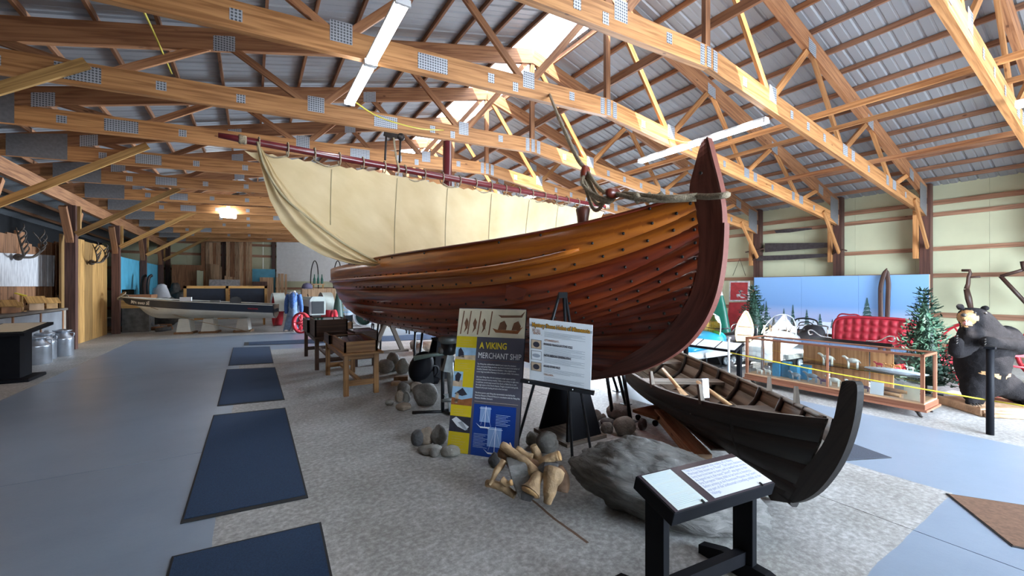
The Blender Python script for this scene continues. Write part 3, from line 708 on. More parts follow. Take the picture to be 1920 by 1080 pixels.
mat_quad('dark blue floor mat, third from the viewer', [(425, 693), (516, 689), (534, 750), (407, 762)], 'mat_blue')
mat_quad('dark blue floor mat, smallest and fourth in the row', [(437, 652), (506, 650), (513, 681), (428, 686)], 'mat_blue')
mat_quad('long dark blue runner mat lying across the far end of the mat row', [(458, 642), (905, 622), (905, 634), (457, 648)], 'mat_blue')
a_ = FL(1672, 859); mat_quad('slate grey floor mat showing behind the dark rowboat bow', [(1595, 831), (1672, 859), (1560, 866), (1500, 830)], 'mat_dark')
mat_quad('brown floor mat at the right edge of the picture', [(1773, 926), (2050, 968), (2060, 1060), (1898, 1026)], 'mat_brown')
# ---------------------------------------------------------------- big Viking board
plain('board_grey', (.085, .085, .115), .45, var=.04); plain('board_yellow', (.62, .47, .015), .45, var=.05); plain('board_blue', (.006, .045, .27), .4, var=.05)
plain('board_cream', (.58, .52, .38), .5, var=.08, scale=9); plain('print_brown', (.16, .07, .035), .6, var=.2); plain('print_white', (.80, .82, .82), .5, var=0); plain('print_pale', (.55, .68, .78), .5, var=0)
plain('print_sky', (.30, .48, .66), .5, var=.15, scale=12); plain('print_dark', (.03, .03, .045), .5, var=.2, scale=20); plain('print_tan', (.52, .40, .28), .5, var=.2, scale=25); plain('print_rust', (.28, .1, .035), .5, var=.2, scale=25)
plain('print_yellow', (.75, .58, .04), .4, var=0); plain('print_ink', (.05, .05, .07), .5, var=0); plain('print_line', (.22, .35, .62), .5, var=0)
plain('paper', (.72, .76, .80), .4, var=.03); plain('paper_warm', (.66, .76, .76), .4, var=.03); plain('print_gold', (.55, .27, .02), .4, var=0); plain('print_grey', (.30, .34, .40), .5, var=0); plain('print_blue_ink', (.30, .36, .58), .5, var=0)
class Sheet:
    # flat printed panel: fractional coordinates (0..1) on a rectangle
    def __init__(s, root, o, x, y, w, h): s.r = root; s.M = M4[root.name].inverted() @ frame(o, x, y); s.w = w; s.h = h; s.k = 0
    def poly(s, name, pts, mat, lift=1, par=None, t=.0006):
        z = .0012*lift; mb = MB().prism([s.M @ V((a*s.w, b_*s.h, z)) for a, b_ in pts], s.M.to_3x3() @ V((0, 0, t))); return mb.build(name, mat, par or s.r)
    def rect(s, name, x0, y0, x1, y1, mat, lift=1, par=None): return s.poly(name, [(x0, y0), (x1, y0), (x1, y1), (x0, y1)], mat, lift, par)
    def line(s, name, pts, wd, mat, lift=2, par=None):
        mb = MB()
        for a, b_ in zip(pts, pts[1:]):
            p = s.M @ V((a[0]*s.w, a[1]*s.h, .0012*lift)); q = s.M @ V((b_[0]*s.w, b_[1]*s.h, .0012*lift)); mb.beam(p, q, wd, .0008, s.M.to_3x3() @ V((0, 0, 1)))
        return mb.build(name, mat, par or s.r)
    def txt(s, name, st, x, y, size, mat, width=None, lift=2.2, bold=0, par=None):
        return text(name, st, size, mat, par or s.r, s.M @ Matrix.Translation((x*s.w, y*s.h, .0012*lift)), width=width*s.w if width else None, bold=bold, ext=.0003)
BL, BR = V((1.60, 3.75, .01)), V((2.05, 3.19, .01)); bx = (BR-BL).normalized(); bk = V((-bx.y, bx.x, 0)); by_ = (V((0, 0, 1.37))+bk*.27).normalized()
board = thing('exhibit_board', 'tall leaning display board titled A Viking Merchant Ship', 'sign', tuple((BL+BR)/2))
w_, h_ = (BR-BL).length, 1.40
MB().prism([BL, BR, BR+by_*h_, BL+by_*h_], bk*.03).build('panel', 'black_paint', board, world=True)
S = Sheet(board, BL, bx, by_, w_, h_)
S.rect('print_field', .0, .0, 1, 1, 'board_grey', .2)
mur = S.rect('mural_strip', 0, .795, 1, .995, 'board_cream', 1)
for x in (.05, .16, .31, .48): S.line('painted_tree', [(x, .81), (x+.03, .98)], .012, 'print_brown', 2, mur)
for x in (.1, .23, .37): S.poly('painted_figure', [(x, .82), (x+.02, .86), (x, .89), (x+.03, .93), (x+.06, .9), (x+.05, .86), (x+.08, .82), (x+.05, .855)], 'print_brown', 2, mur)
S.poly('painted_boat', [(.53, .86), (.58, .83), (.9, .825), (.97, .875), (.95, .87), (.88, .848), (.6, .85)], 'print_rust', 2, mur)
S.poly('painted_boat', [(.6, .955), (.65, .935), (.95, .94), (.99, .985), (.93, .955), (.66, .952)], 'print_brown', 2, mur)
for x in (.64, .84): S.poly('painted_figure', [(x-.03, .85), (x, .9), (x+.06, .915), (x+.1, .88), (x+.09, .85)], 'print_brown', 3, mur)
for (y0, y1) in ((.715, .795), (.545, .63), (.24, .315), (.0, .135)): 
    q = S.rect('yellow_box', 0, y0, .31, y1, 'board_yellow', 1); 
    n = int((y1-y0)*60)
    for i in range(1, n): S.line('caption_line', [(.05, y1-.012-i*.0165), (.25-.03*(i % 3), y1-.012-i*.0165)], .0022, 'print_tan', 2, q)
def photo(y0, y1, bgm, shapes):
    q = S.rect('photo', 0, y0, .31, y1, bgm, 1)
    for (pts, m) in shapes: S.poly('photo_shape', [(x*.31, y0+(y1-y0)*v) for x, v in pts], m, 2, q)
photo(.63, .715, 'print_sky', [([(.0, .0), (1, 0), (1, .4), (.45, .35), (0, .2)], 'print_tan'), ([(.15, .2), (.45, .15), (.4, .6), (.25, .98), (.15, .8)], 'print_dark')])
photo(.44, .545, 'print_sky', [([(0, 0), (.45, 0), (.45, .45), (0, .35)], 'print_tan'), ([(.12, .35), (.3, .3), (.38, .8), (.2, .95), (.08, .7)], 'print_dark'), ([(.47, 0), (1, 0), (1, 1), (.47, 1)], 'board_yellow')])
photo(.315, .44, 'print_sky', [([(0, 0), (1, 0), (1, .45), (.5, .3), (0, .4)], 'print_rust'), ([(.15, .1), (.3, .08), (.35, .6), (.2, .7)], 'print_tan'), ([(.12, .6), (.5, .95), (.75, .6), (.5, .5)], 'print_dark')])
photo(.135, .24, 'print_dark', [([(.1, .75), (.3, .95), (.95, .4), (.8, .15), (.4, .35)], 'paper'), ([(.4, .6), (.6, .7), (.9, .2), (.75, .15)], 'print_grey')])
S.txt('title_text', 'A VIKING', .36, .715, .088, 'print_yellow', .40, bold=.0022)
S.txt('title_text', 'MERCHANT SHIP', .345, .648, .079, 'print_white', .62)
S.line('rule_line', [(.34, .635), (.97, .635)], .0018, 'print_rust')
body = ['The Viking ship exhibited here (behind you) copies the structure', 'of an ocean-going Viking merchant ship found wrecked in the harbor of', 'Roskilde, Denmark. Now known as Skuldelev 1 (the original name,', 'is too long) was built in Norway in the early part of the 11th century.', '', 'Like most Viking ships, this one employed a single square sail that', 'could be lowered in stormy weather. With a crew of four to eight men,', 'it could have carried cargo around Oslo Fjord, or Baltic Sea or even', 'the rough waters of the North Atlantic. Freight included trade goods,', 'livestock and people heading abroad to find new land.', '', 'This three-quarter scale Viking ship representation was built by the', 'American Museum of Natural History in consultation with the Viking Ship', 'Museum, Roskilde, Denmark.']
wds = [.56, .61, .56, .61, 0, .56, .61, .58, .61, .46, 0, .57, .64, .26]
for i, (l_, wd) in enumerate(zip(body, wds)):
    if l_: S.txt('body_text', l_, .345, .602-i*.0178, .0205, 'print_white', wd)
S.line('rule_line', [(.345, .352), (.965, .352)], .003, 'print_tan')
pan = S.rect('blue_drawing_panel', .345, .0, .945, .335, 'board_blue', 1)
for (ox, oy, k) in ((.42, .19, 1), (.55, .03, 1.25)):
    S.rect('drawn_sail', ox+.02, oy+.03*k, ox+.17*k, oy+.13*k, 'print_line', 1.6, pan)
    S.line('drawn_rig', [(ox+.1*k, oy), (ox+.1*k, oy+.135*k)], .004, 'print_white', 2.4, pan); S.line('drawn_rig', [(ox+.01, oy+.12*k), (ox+.18*k, oy+.12*k)], .003, 'print_white', 2.4, pan)
    S.line('drawn_rig', [(ox+.04, oy+.01), (ox+.1*k, oy+.13*k), (ox+.18*k, oy+.01)], .0015, 'print_white', 2.4, pan)
    S.poly('drawn_hull', [(ox-.03, oy+.02), (ox+.03, oy), (ox+.17*k, oy), (ox+.2*k, oy+.015), (ox+.16*k, oy-.008), (ox+.04, oy-.01)], 'print_white', 2.4, pan)
for (x0, y0, n) in ((.67, .275, 8), (.37, .14, 10)):
    for i in range(n): S.line('caption_line', [(x0, y0-i*.0095), (x0+.2-.03*(i % 3), y0-i*.0095)], .0022, 'print_pale', 2, pan)
# ---------------------------------------------------------------- easel and white board
eb = [FL(968, 838), FL(1073, 857), FL(1107, 841)]; ap = AT(1056, 549, 3.58)
ez = thing('easel', 'black folding easel standing in front of the ship bow', 'easel', tuple((eb[0]+eb[1]+eb[2])/3))
for i, b_ in enumerate(eb):
    MB().tube([b_, ap+V(((b_.x-ap.x)*.06, (b_.y-ap.y)*.06, 0))], .014, 8, sq=(1, 1)).build('leg', 'black_steel', ez, world=True)
MB().beam(ap+V((-.03, .02, -.02)), ap+V((.03, -.02, -.02)), .03, .05).build('head_block', 'black_steel', ez, world=True)
t0, t1 = AT(977, 713, 3.74), AT(1114, 737, 3.52)
MB().beam(t0, t1, .05, .03).build('tray', 'black_steel', ez, world=True)
for f in (.12, .72):
    p = t0.lerp(t1, f); MB().sphere(p+V((-.02, -.02, .005)), .006, 6).build('tray_screw', 'print_white', ez, world=True)
wl, wr_ = AT(993, 711, 3.72), AT(1107, 731, 3.51); wt = AT(1002, 598, 3.57)
wx = (wr_-wl).normalized(); wu = (wt-wl); hh = wu.length; ww = (wr_-wl).length
wb_ = thing('info_board', 'white printed board titled Mystery Stone Holes of Minnesota on the easel', 'sign', tuple((wl+wr_)/2))
fz = wx.cross(wu).normalized(); wy = fz.cross(wx)
MB().prism([wl, wr_, wr_+wy*hh, wl+wy*hh], -fz*.012).build('panel', 'paper', wb_, world=True)
S = Sheet(wb_, wl, wx, wy, ww, hh)
S.rect('header_band', .0, .875, 1, .915, 'print_grey', 1)
S.txt('title_text', 'Mystery Stone Holes of Minnesota', .045, .878, .052, 'print_ink', .92, 2.0, .0035); S.txt('title_text', 'Mystery Stone Holes of Minnesota', .045, .879, .052, 'print_gold', .92, 3, .001)
S.txt('lead_text', 'DID YOU', .05, .80, .034, 'print_rust', .13, 2); S.txt('lead_text', 'KNOW...', .07, .755, .034, 'print_rust', .14, 2); S.txt('lead_text', "LET'S INVESTIGATE...", .25, .67, .026, 'print_rust', .25, 2)
for ttl, y, wd in (('ROUNDED TRIANGULAR STONE HOLES', .605, .46), ('NATIVE AMERICAN GRINDING STONE', .425, .44), ('ROUND STONE HOLES', .25, .27)): S.txt('heading_text', ttl, .245, y, .03, 'print_ink', wd, 2, .0006)
S.txt('lead_text', 'CONCLUSION...', .245, .115, .026, 'print_rust', .17, 2)
for (y, n) in ((.815, 5), (.58, 7), (.40, 5), (.225, 4), (.085, 5)):
    for i in range(n): S.line('text_line', [(.25, y-i*.0185), (.9-.17*(i % 4 == 3)-.05*(i % 2), y-i*.0185)], .0024, 'print_grey', 2)
for (y, m) in ((.53, 'print_tan'), (.35, 'paper'), (.165, 'print_tan')):
    f_ = S.rect('photo', .03, y-.005, .205, y+.14, 'print_ink', 1); q = S.rect('photo_ground', .037, y+.001, .198, y+.134, m, 1.6, f_)
    S.poly('photo_hole', [(.117+.055*cos(a)*(1 if m != 'paper' else 1.25), y+.066+.045*sin(a)*(1 if m != 'paper' else .7)) for a in [2*pi*k/14 for k in range(14)]], 'print_dark' if m != 'paper' else 'print_grey', 2.4, f_)
# ---------------------------------------------------------------- black reading stand
rs_ = [V((1.64, 1.45, .645)), V((2.36, 1.37, .635)), V((2.33, 1.12, .570)), V((1.61, 1.20, .580))]
st = thing('reading_stand', 'black slanted reading stand with two paper sheets in the foreground', 'stand', (1.99, 1.33, 0))
cx = (rs_[1]-rs_[0]).normalized(); cy = (rs_[0]-rs_[3]).normalized(); cn = cx.cross(cy).normalized(); cn = cn if cn.z > 0 else -cn
MB().prism(rs_[::-1], -cn*.07).build('tray', 'black_paint', st, world=True, bevel=.004)
plain('stand_top', (.055, .045, .055), .18, var=.15, scale=5)
MB().prism([p+(sum(rs_, V())/4-p)*.025+cn*.001 for p in rs_[::-1]], cn*.002).build('glazing', 'stand_top', st, world=True)
for i, (p, base) in enumerate(((rs_[0].lerp(rs_[3], .42)+cx*.04, .0), (rs_[1].lerp(rs_[2], .42)-cx*.04, .0))):
    MB().b2((p.x-.022, p.y-.055, .05), (p.x+.022, p.y+.055, p.z-.035)).build('leg', 'black_paint', st, world=True, bevel=.003)
    MB().prism([(p.x-.03, p.y-.26, 0), (p.x-.03, p.y+.26, 0), (p.x-.03, p.y+.26, .05), (p.x-.03, p.y+.12, .09), (p.x-.03, p.y-.12, .09), (p.x-.03, p.y-.26, .05)], (.06, 0, 0)).build('foot', 'black_paint', st, world=True)
a_, b_ = rs_[0].lerp(rs_[3], .42)+cx*.04, rs_[1].lerp(rs_[2], .42)-cx*.04
MB().beam((a_.x, a_.y, .12), (b_.x, b_.y, .12), .05, .07).build('stretcher', 'black_paint', st, world=True)
O_r = rs_[3]+cn*.004; wR = (rs_[1]-rs_[0]).length; hR = (rs_[0]-rs_[3]).length
sh1 = thing('paper_sheet', 'narrow pale sheet of fine print on the left of the reading stand', 'paper', tuple(rs_[3]+cn*.004), 0, 'sheets on the reading stand')
S = Sheet(sh1, O_r, cx, cy, wR, hR); S.rect('sheet', .04, .03, .31, .955, 'paper_warm', .3)
for i in range(24):
    if i % 8 != 7: S.line('text_line', [(.06, .92-i*.037), (.29-.03*(i % 3), .92-i*.037)], .0022, 'print_pale', 1)
sh2 = thing('paper_sheet', 'large white sheet of handwritten print on the right of the reading stand', 'paper', tuple(rs_[3]+cn*.004+cx*.2), 0, 'sheets on the reading stand')
S = Sheet(sh2, O_r, cx, cy, wR, hR); S.rect('sheet', .385, .05, .985, .86, 'paper', .3)
for i, (l_, wd) in enumerate((('This is a three-quarter size replica of a Viking', .5), ('Merchant Ship known as a "Knarr". The Snorri measures', .57), ('forty foot from bow to stern, and is twelve feet across.', .57), ('As legend has it, the name "Snorri" was given to the', .54), ('first European Viking child to be born in America.', .54), ('Before arriving at the Runestone Museum, the Snorri', .55), ("was part of the Smithsonian's travelling exhibit on the", .56), ('Vikings.', .09))): S.txt('text_line', l_, .40, .78-i*.093, .026, 'print_blue_ink', wd, .8)
for x in (.27, .86): MB().beam(O_r+cx*(x*wR)+cn*.004, O_r+cx*(x*wR)+cy*.022+cn*.006, .008, .005, tuple(cn)).build('clip', 'black_steel', st, world=True)
# ---------------------------------------------------------------- rocks
def rock_mesh(rx, ry, rz, seed, rough=.22, n=22, flat=.85, strat=0, fine=.06):
    mb = MB(); m = n*2//3; o = V((seed*7.3, seed*3.1, seed*1.7)); b = 0
    for i in range(m+1):
        t = pi*i/m
        for j in range(n):
            d = V((sin(t)*cos(2*pi*j/n), sin(t)*sin(2*pi*j/n), cos(t)))
            k = 1+rough*(mnoise.noise(d*1.3+o)*1.2+.5*mnoise.noise(d*3+o))+fine*mnoise.noise(d*7+o)+fine*.5*mnoise.noise(d*15+o)
            if strat: k += strat*(abs(mnoise.noise(V((d.x*1.2+d.z*.6, d.y*1.2, d.z*6))*2+o)))
            p = V((d.x*rx, d.y*ry, d.z*rz))*k
            if p.z < -rz*flat: p.z = -rz*flat
            p.z += rz*flat; mb.v.append(p)
    for i in range(m):
        for j in range(n):
            j2 = (j+1) % n; mb.face((i*n+j, (i+1)*n+j, (i+1)*n+j2, i*n+j2), None, True)
    return mb
for nm, c in (('stone_grey', (.22, .21, .195)), ('stone_pale', (.25, .24, .215)), ('stone_dark', (.075, .075, .078)), ('stone_brown', (.27, .215, .165))):
    plain(nm, c, .85, var=.35, scale=9, bump=.6, bscale=40)
def slate():
    m, nt, b = _new('boulder_slate'); L = nt.links; b.inputs['Roughness'].default_value = .8
    tc = N(nt, 'ShaderNodeTexCoord'); mp = N(nt, 'ShaderNodeMapping'); mp.inputs['Rotation'].default_value = (.2, .35, .5); mp.inputs['Scale'].default_value = (2.2, 3, 9); L.new(tc.outputs['Object'], mp.inputs[0])
    n1 = N(nt, 'ShaderNodeTexNoise'); n1.inputs['Scale'].default_value = 2.2; n1.inputs['Detail'].default_value = 10; n1.inputs['Roughness'].default_value = .65; n1.inputs['Distortion'].default_value = .8; L.new(mp.outputs[0], n1.inputs['Vector'])
    r = ramp(nt, [(.3, (.085, .083, .08)), (.55, (.17, .167, .16)), (.75, (.26, .255, .245))]); L.new(n1.outputs[0], r.inputs[0]); L.new(r.outputs[0], b.inputs['Base Color'])
    bp = N(nt, 'ShaderNodeBump'); bp.inputs['Strength'].default_value = .9; bp.inputs['Distance'].default_value = .03; L.new(n1.outputs[0], bp.inputs['Height']); L.new(bp.outputs[0], b.inputs['Normal'])
slate()
bo = rock_mesh(.60, .30, .27, 3.3, .17, 90, .8, .10, .05).build('boulder', 'boulder_slate'); bo.location = (2.45, 1.98, -.02); bo.rotation_euler = (0, .10, -1.02)
tag(bo, 'big grey layered boulder behind the reading stand', 'boulder')
def stone(px, by, wpx, hpx, m, lab, seed, z=0, grp='loose stones on the floor', dep=1.0, rz=None):
    p = FL(px, by-hpx*.15, z); d = p.x*SY_+p.y*CY_; k = d/FPX
    o = rock_mesh(wpx*k/2, wpx*k/2*dep, hpx*k/1.75, seed, .16, 16).build('stone', m); o.location = (p.x, p.y, z-.004); o.rotation_euler = (0, 0, (rz if rz is not None else -YAW+random.uniform(-.4, .4)))
    tag(o, lab, 'stone', grp); return o
G1, G2, G3, G4, G5 = 'stones left of the display board', 'stones by the lumpy rock under the hull', 'boulders behind the display table', 'cobbles around the bow prop', 'stones behind the display board'
for i, a in enumerate([
 (783, 838, 26, 28, 'stone_dark', 'jagged dark stone leftmost in the heap beside the display board', G1), (800, 836, 30, 30, 'stone_brown', 'brown stone behind the flat log-shaped stone by the display board', G1), (823, 838, 30, 34, 'stone_grey', 'tall grey stone touching the left edge of the display board', G1),
 (806, 850, 46, 13, 'stone_grey', 'long log-shaped grey stone in front of the display board heap', G1), (815, 858, 20, 17, 'stone_grey', 'small round grey stone nearest the viewer by the display board', G1), (845, 857, 38, 19, 'stone_pale', 'pale ring-shaped flat stone at the foot of the display board', G1),
 (798, 763, 50, 38, 'stone_grey', 'large lumpy grey rock under the hull near the outboard stand', G2), (730, 761, 15, 11, 'stone_pale', 'small pale stone lying apart left of the lumpy rock', G2), (749, 757, 18, 21, 'stone_brown', 'rounded brown stone left of the lumpy rock', G2), (762, 757, 15, 19, 'stone_pale', 'upright oval pale stone against the lumpy rock', G2), (757, 770, 30, 13, 'stone_brown', 'flat tan slab in front of the lumpy rock', G2), (757, 742, 26, 22, 'stone_grey', 'grey stone behind the oval stone by the lumpy rock', G2), (778, 735, 34, 16, 'stone_brown', 'flat brownish stone behind the lumpy rock', G2),
 (737, 700, 28, 32, 'stone_grey', 'round boulder tucked behind the front leg of the oak table', G3), (723, 702, 30, 24, 'stone_grey', 'flat-bottomed boulder between the legs of the oak table', G3), (755, 704, 28, 26, 'stone_pale', 'round pale boulder right of the oak table', G3),
 (1172, 819, 44, 33, 'stone_pale', 'largest pale angular cobble at the foot of the bow prop', G4), (1138, 814, 24, 20, 'stone_grey', 'mottled round cobble left of the largest pale one', G4), (1140, 797, 32, 11, 'stone_dark', 'flat dark cobble lying on others by the bow prop', G4), (1118, 805, 16, 14, 'stone_dark', 'small dark cobble beside the trestle base', G4), (1115, 792, 26, 20, 'stone_grey', 'grey cobble half hidden behind the easel leg', G4), (1131, 788, 12, 11, 'stone_pale', 'small light pebble behind the flat dark cobble', G4), (1158, 789, 44, 27, 'stone_grey', 'wide rounded grey cobble at the back behind the bow prop', G4), (1205, 808, 18, 21, 'stone_dark', 'dark brown lump of stone right of the cobbles', G4),
 (997, 838, 22, 24, 'stone_pale', 'smooth egg-shaped stone between display board and easel', G5), (1025, 852, 44, 36, 'stone_grey', 'big smooth grey stone under the easel by the driftwood', G5),
 (778, 656, 20, 16, 'stone_pale', 'pale stone beside the foot of the A-frame', 'stones far under the hull'), (803, 660, 44, 17, 'stone_brown', 'long brown stone far under the hull', 'stones far under the hull'), (785, 664, 24, 10, 'stone_grey', 'low grey stone in front of the long brown stone', 'stones far under the hull')]):
    px, by, w, h, m, lab, g = a; stone(px, by, w, h, m, lab, i*1.37+.5, grp=g, dep=.8)
plain('block_wood', (.20, .11, .055), .7, var=.25, scale=14)
for (px, by, w, h, lab) in ((752, 713, 26, 8, 'longer wooden offcut lying by the pale boulder'), (742, 722, 16, 7, 'shorter wooden offcut lying nearer by the pale boulder'), (803, 675, 14, 6, 'small wooden block on the floor right of the black cowling')):
    p = FL(px, by); k = (p.x*SY_+p.y*CY_)/FPX; o = MB().b2((-w*k/2, -.06, 0), (w*k/2, .06, h*k)).build('wood_offcut', 'block_wood', bevel=.006); o.location = p; o.rotation_euler = (0, 0, -YAW+.2); tag(o, lab, 'wood block', 'wood offcuts')
# ---------------------------------------------------------------- driftwood and slate pile
plain('driftwood', (.36, .24, .13), .65, var=.55, scale=9, bump=.8, bscale=22)
dw = FL(990, 925)
def dpt(px, py, d): return AT(px, py, d)
def limb(lab, pts, r):
    P = bez([dpt(*p) for p in pts], 6); n = len(P); rr = [r[0]+(r[1]-r[0])*i/(n-1) for i in range(n)]
    rr = [x*(1+.28*mnoise.noise(P[i]*14)) for i, x in enumerate(rr)]
    o = MB().tube([p+V((mnoise.noise(p*9), mnoise.noise(p*9+V((3, 3, 3))), mnoise.noise(p*9+V((7, 0, 0)))))*.012 for p in P], rr, 10).build('driftwood_limb', 'driftwood', loc=P[0]); tag(o, lab, 'driftwood', 'driftwood pile')
plain('sawn_face', (.50, .30, .13), .6, var=.3, scale=30); plain('driftwood_dark', (.16, .09, .05), .75, var=.5, scale=12, bump=.8, bscale=26)
for lab, pts, r_, cut in (
 ('driftwood limb slanting from the pile top left to its middle', [(940, 834, 3.25), (958, 846, 3.2), (985, 868, 3.12), (1003, 890, 3.05)], (.034, .042), 0),
 ('second driftwood limb just under the slanting one at top left', [(942, 846, 3.28), (955, 862, 3.2), (962, 878, 3.15)], (.045, .03), 0),
 ('driftwood limb poking up from the middle of the pile', [(1004, 900, 3.1), (1010, 868, 3.17), (1006, 848, 3.2), (1001, 835, 3.2)], (.05, .026), 0),
 ('driftwood limb with sawn end sticking out to the right', [(1008, 872, 3.14), (1026, 862, 3.12), (1048, 855, 3.1)], (.03, .038), 1),
 ('driftwood stump with ragged end low on the right', [(1040, 882, 3.02), (1034, 905, 2.96), (1030, 925, 2.94), (1028, 942, 2.93)], (.075, .03), 0),
 ('driftwood knuckle with tan sawn face at the front of the pile', [(1012, 888, 3.02), (1002, 905, 2.97), (994, 922, 2.93)], (.03, .07), 1),
 ('driftwood root bent down on the left of the pile', [(946, 864, 3.15), (932, 884, 3.1), (926, 900, 3.07), (918, 910, 3.05)], (.026, .014), 0),
 ('driftwood branch lying low along the left foot of the pile', [(914, 906, 3.1), (938, 914, 3.05), (966, 930, 3.0)], (.026, .03), 0),
 ('short driftwood piece crossing the top of the pile', [(968, 842, 3.24), (985, 852, 3.2), (1000, 856, 3.18)], (.022, .03), 0),
 ('knobbly driftwood root at the upper middle of the pile', [(985, 862, 3.18), (1005, 872, 3.14), (1015, 885, 3.1)], (.03, .05), 0),
 ('driftwood bulk at the back right of the pile', [(1045, 880, 3.1), (1053, 902, 3.05), (1050, 922, 3.02)], (.055, .06), 0),
 ('thin driftwood twig rising at the top of the pile', [(962, 850, 3.24), (958, 838, 3.25), (955, 830, 3.26)], (.012, .005), 0),
 ('small driftwood stub low on the left of the pile', [(940, 900, 3.04), (950, 908, 3.02), (958, 905, 3.0)], (.028, .022), 1)):
    limb(lab, pts, r_)
    o = [q for q in C.objects if q.get('label') == lab][0]
    if cut:
        e = AT(*pts[-1]); e0 = AT(*pts[-2]); d = (e-e0).normalized(); rr_ = r_[1]
        ca = MB().lathe([(rr_*1.0, 0), (rr_*.9, .012), (0, .014)], 10, e-o.location, d.to_track_quat('Z', 'Y').to_matrix()); ca.build('sawn_face', 'sawn_face', o)
    if 'bulk' in lab or 'second' in lab or 'knobbly' in lab: o.data.materials[0] = MATS['driftwood_dark']
sl = [dpt(952, 872, 3.06), dpt(985, 868, 3.08), dpt(1006, 905, 3.0), dpt(990, 935, 2.93), dpt(975, 938, 2.93), dpt(960, 905, 3.0)]
o = MB().prism(sl, V((.05, .11, .01))).build('slate_slab', 'boulder_slate', loc=sl[0], bevel=.008); tag(o, 'flat dark slate slab leaning on the front of the driftwood', 'slate', 'slates in the driftwood pile')
sl = [dpt(1012, 882, 3.0), dpt(1022, 868, 3.05), dpt(1048, 868, 3.05), dpt(1046, 878, 3.02), dpt(1022, 890, 2.98)]
o = MB().prism(sl, V((.03, .08, -.02))).build('slate_slab', 'stone_dark', loc=sl[0], bevel=.006); tag(o, 'small blue-grey slate wedged under the sawn driftwood limb', 'slate', 'slates in the driftwood pile')
sl = [dpt(975, 915, 2.98), dpt(1015, 905, 2.98), dpt(1008, 925, 2.93), dpt(995, 942, 2.9), dpt(978, 938, 2.92)]
o = MB().prism(sl, V((.03, .1, 0))).build('slate_slab', 'stone_dark', loc=sl[0], bevel=.006); tag(o, 'dark slate standing on the floor under the driftwood', 'slate', 'slates in the driftwood pile')
stone(930, 878, 28, 24, 'stone_dark', 'dark stone behind the left of the driftwood pile', 31.2, grp='slates in the driftwood pile')
stone(936, 868, 12, 14, 'stone_pale', 'small white pebble by the blue panel and driftwood', 33.2, z=.05, grp='slates in the driftwood pile')
# ================================================================ dark wooden rowboat
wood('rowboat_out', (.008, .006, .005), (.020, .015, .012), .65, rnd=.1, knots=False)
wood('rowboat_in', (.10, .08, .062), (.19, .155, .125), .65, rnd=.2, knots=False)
wood('oar_wood', (.55, .36, .18), (.70, .48, .26), .5, rnd=.1, knots=False)
RS = V((3.1, 1.3, 0)); ra = V((.565, .825, 0)).normalized(); rn = V((ra.y, -ra.x, 0)); RL = 5.4
def rplane(px, py):
    r_ = ray(px, py); o = V((0, 0, CH)); t = ((RS-o).dot(rn))/(r_.dot(rn)); return o+r_*t
rb = thing('rowboat', 'dark weathered lapstrake rowboat with high curved stem, lying on the floor', 'boat', tuple(RS+ra*2.7))
rt0 = [-.22, -.16, -.07, .03, .14]; rz0 = [.80, .64, .46, .28, .13]; rmw = [.60, .57, .48, .30, .03]; rmz = [.56, .43, .30, .19, .11]
def rseam(k, s, side, off=0):
    st = s > 1; q = 2-s if st else s
    t = rt0[k]+(RL/2-rt0[k])*q; t = RL-t if st else t
    w = .02+(rmw[k]+off-.02)*(1-(1-q)**(2.5-.2*k)); z = rz0[k]+(rmz[k]-rz0[k])*(1-(1-q)**2.6)
    return RS+ra*t+rn*(side*w)+V((0, 0, z))
for side in (-1, 1):
    for k in range(4):
        mb = MB(); n = 36
        for i in range(n+1):
            s = 2*i/n; a = rseam(k, s, side); b_ = rseam(k+1, s, side, .012); b_ = b_+(b_-a)*.06; o = rn*side
            mb.v += [a+o*.006, a.lerp(b_, .5)+o*.01, b_+o*.006, b_-o*.01, a.lerp(b_, .5)-o*.006, a-o*.01]
        for i in range(n):
            for j in range(6):
                p0, p1 = i*6+j, i*6+(j+1) % 6; mb.face((p0, p0+6, p1+6, p1), [(i*.15, j*.07), (i*.15+.15, j*.07), (i*.15+.15, j*.07+.07), (i*.15, j*.07+.07)], j in (0, 1, 3, 4))
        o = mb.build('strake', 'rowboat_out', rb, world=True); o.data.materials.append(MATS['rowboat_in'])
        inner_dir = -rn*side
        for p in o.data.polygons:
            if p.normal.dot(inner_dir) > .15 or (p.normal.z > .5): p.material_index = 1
    MB().tube([rseam(0, 2*i/40, side)+rn*(-side*.02)+V((0, 0, -.015)) for i in range(1, 40)], .018, 6).build('gunwale', 'rowboat_in', rb, world=True)
MB().tube([RS+ra*(.12+(RL-.24)*i/12)+V((0, 0, .11)) for i in range(13)], .03, 6).build('keel', 'rowboat_out', rb, world=True)
so = bez([rplane(*p) for p in ((1594, 713), (1613, 722), (1608, 785), (1590, 845), (1563, 893), (1530, 928), (1492, 943), (1450, 938))], 4)
si = bez([rplane(*p) for p in ((1590, 716), (1583, 745), (1573, 790), (1552, 835), (1525, 870), (1495, 900), (1465, 912), (1440, 915))], 4)
mb = MB()
for i in range(len(so)-1):
    for sd in (-1, 1): mb.quad([so[i]+rn*sd*.018, so[i+1]+rn*sd*.018, si[i+1]+rn*sd*.035, si[i]+rn*sd*.035])
    mb.quad([so[i]-rn*.018, so[i]+rn*.018, so[i+1]+rn*.018, so[i+1]-rn*.018]); mb.quad([si[i]-rn*.035, si[i]+rn*.035, si[i+1]+rn*.035, si[i+1]-rn*.035])
mb.build('stem', 'rowboat_out', rb, world=True)
mb = MB().tube([RS+ra*(RL-.05)+V((0, 0, .12)), RS+ra*(RL+.15)+V((0, 0, .45)), RS+ra*(RL+.3)+V((0, 0, .95))], .035, 8); mb.build('sternpost', 'rowboat_out', rb, world=True)
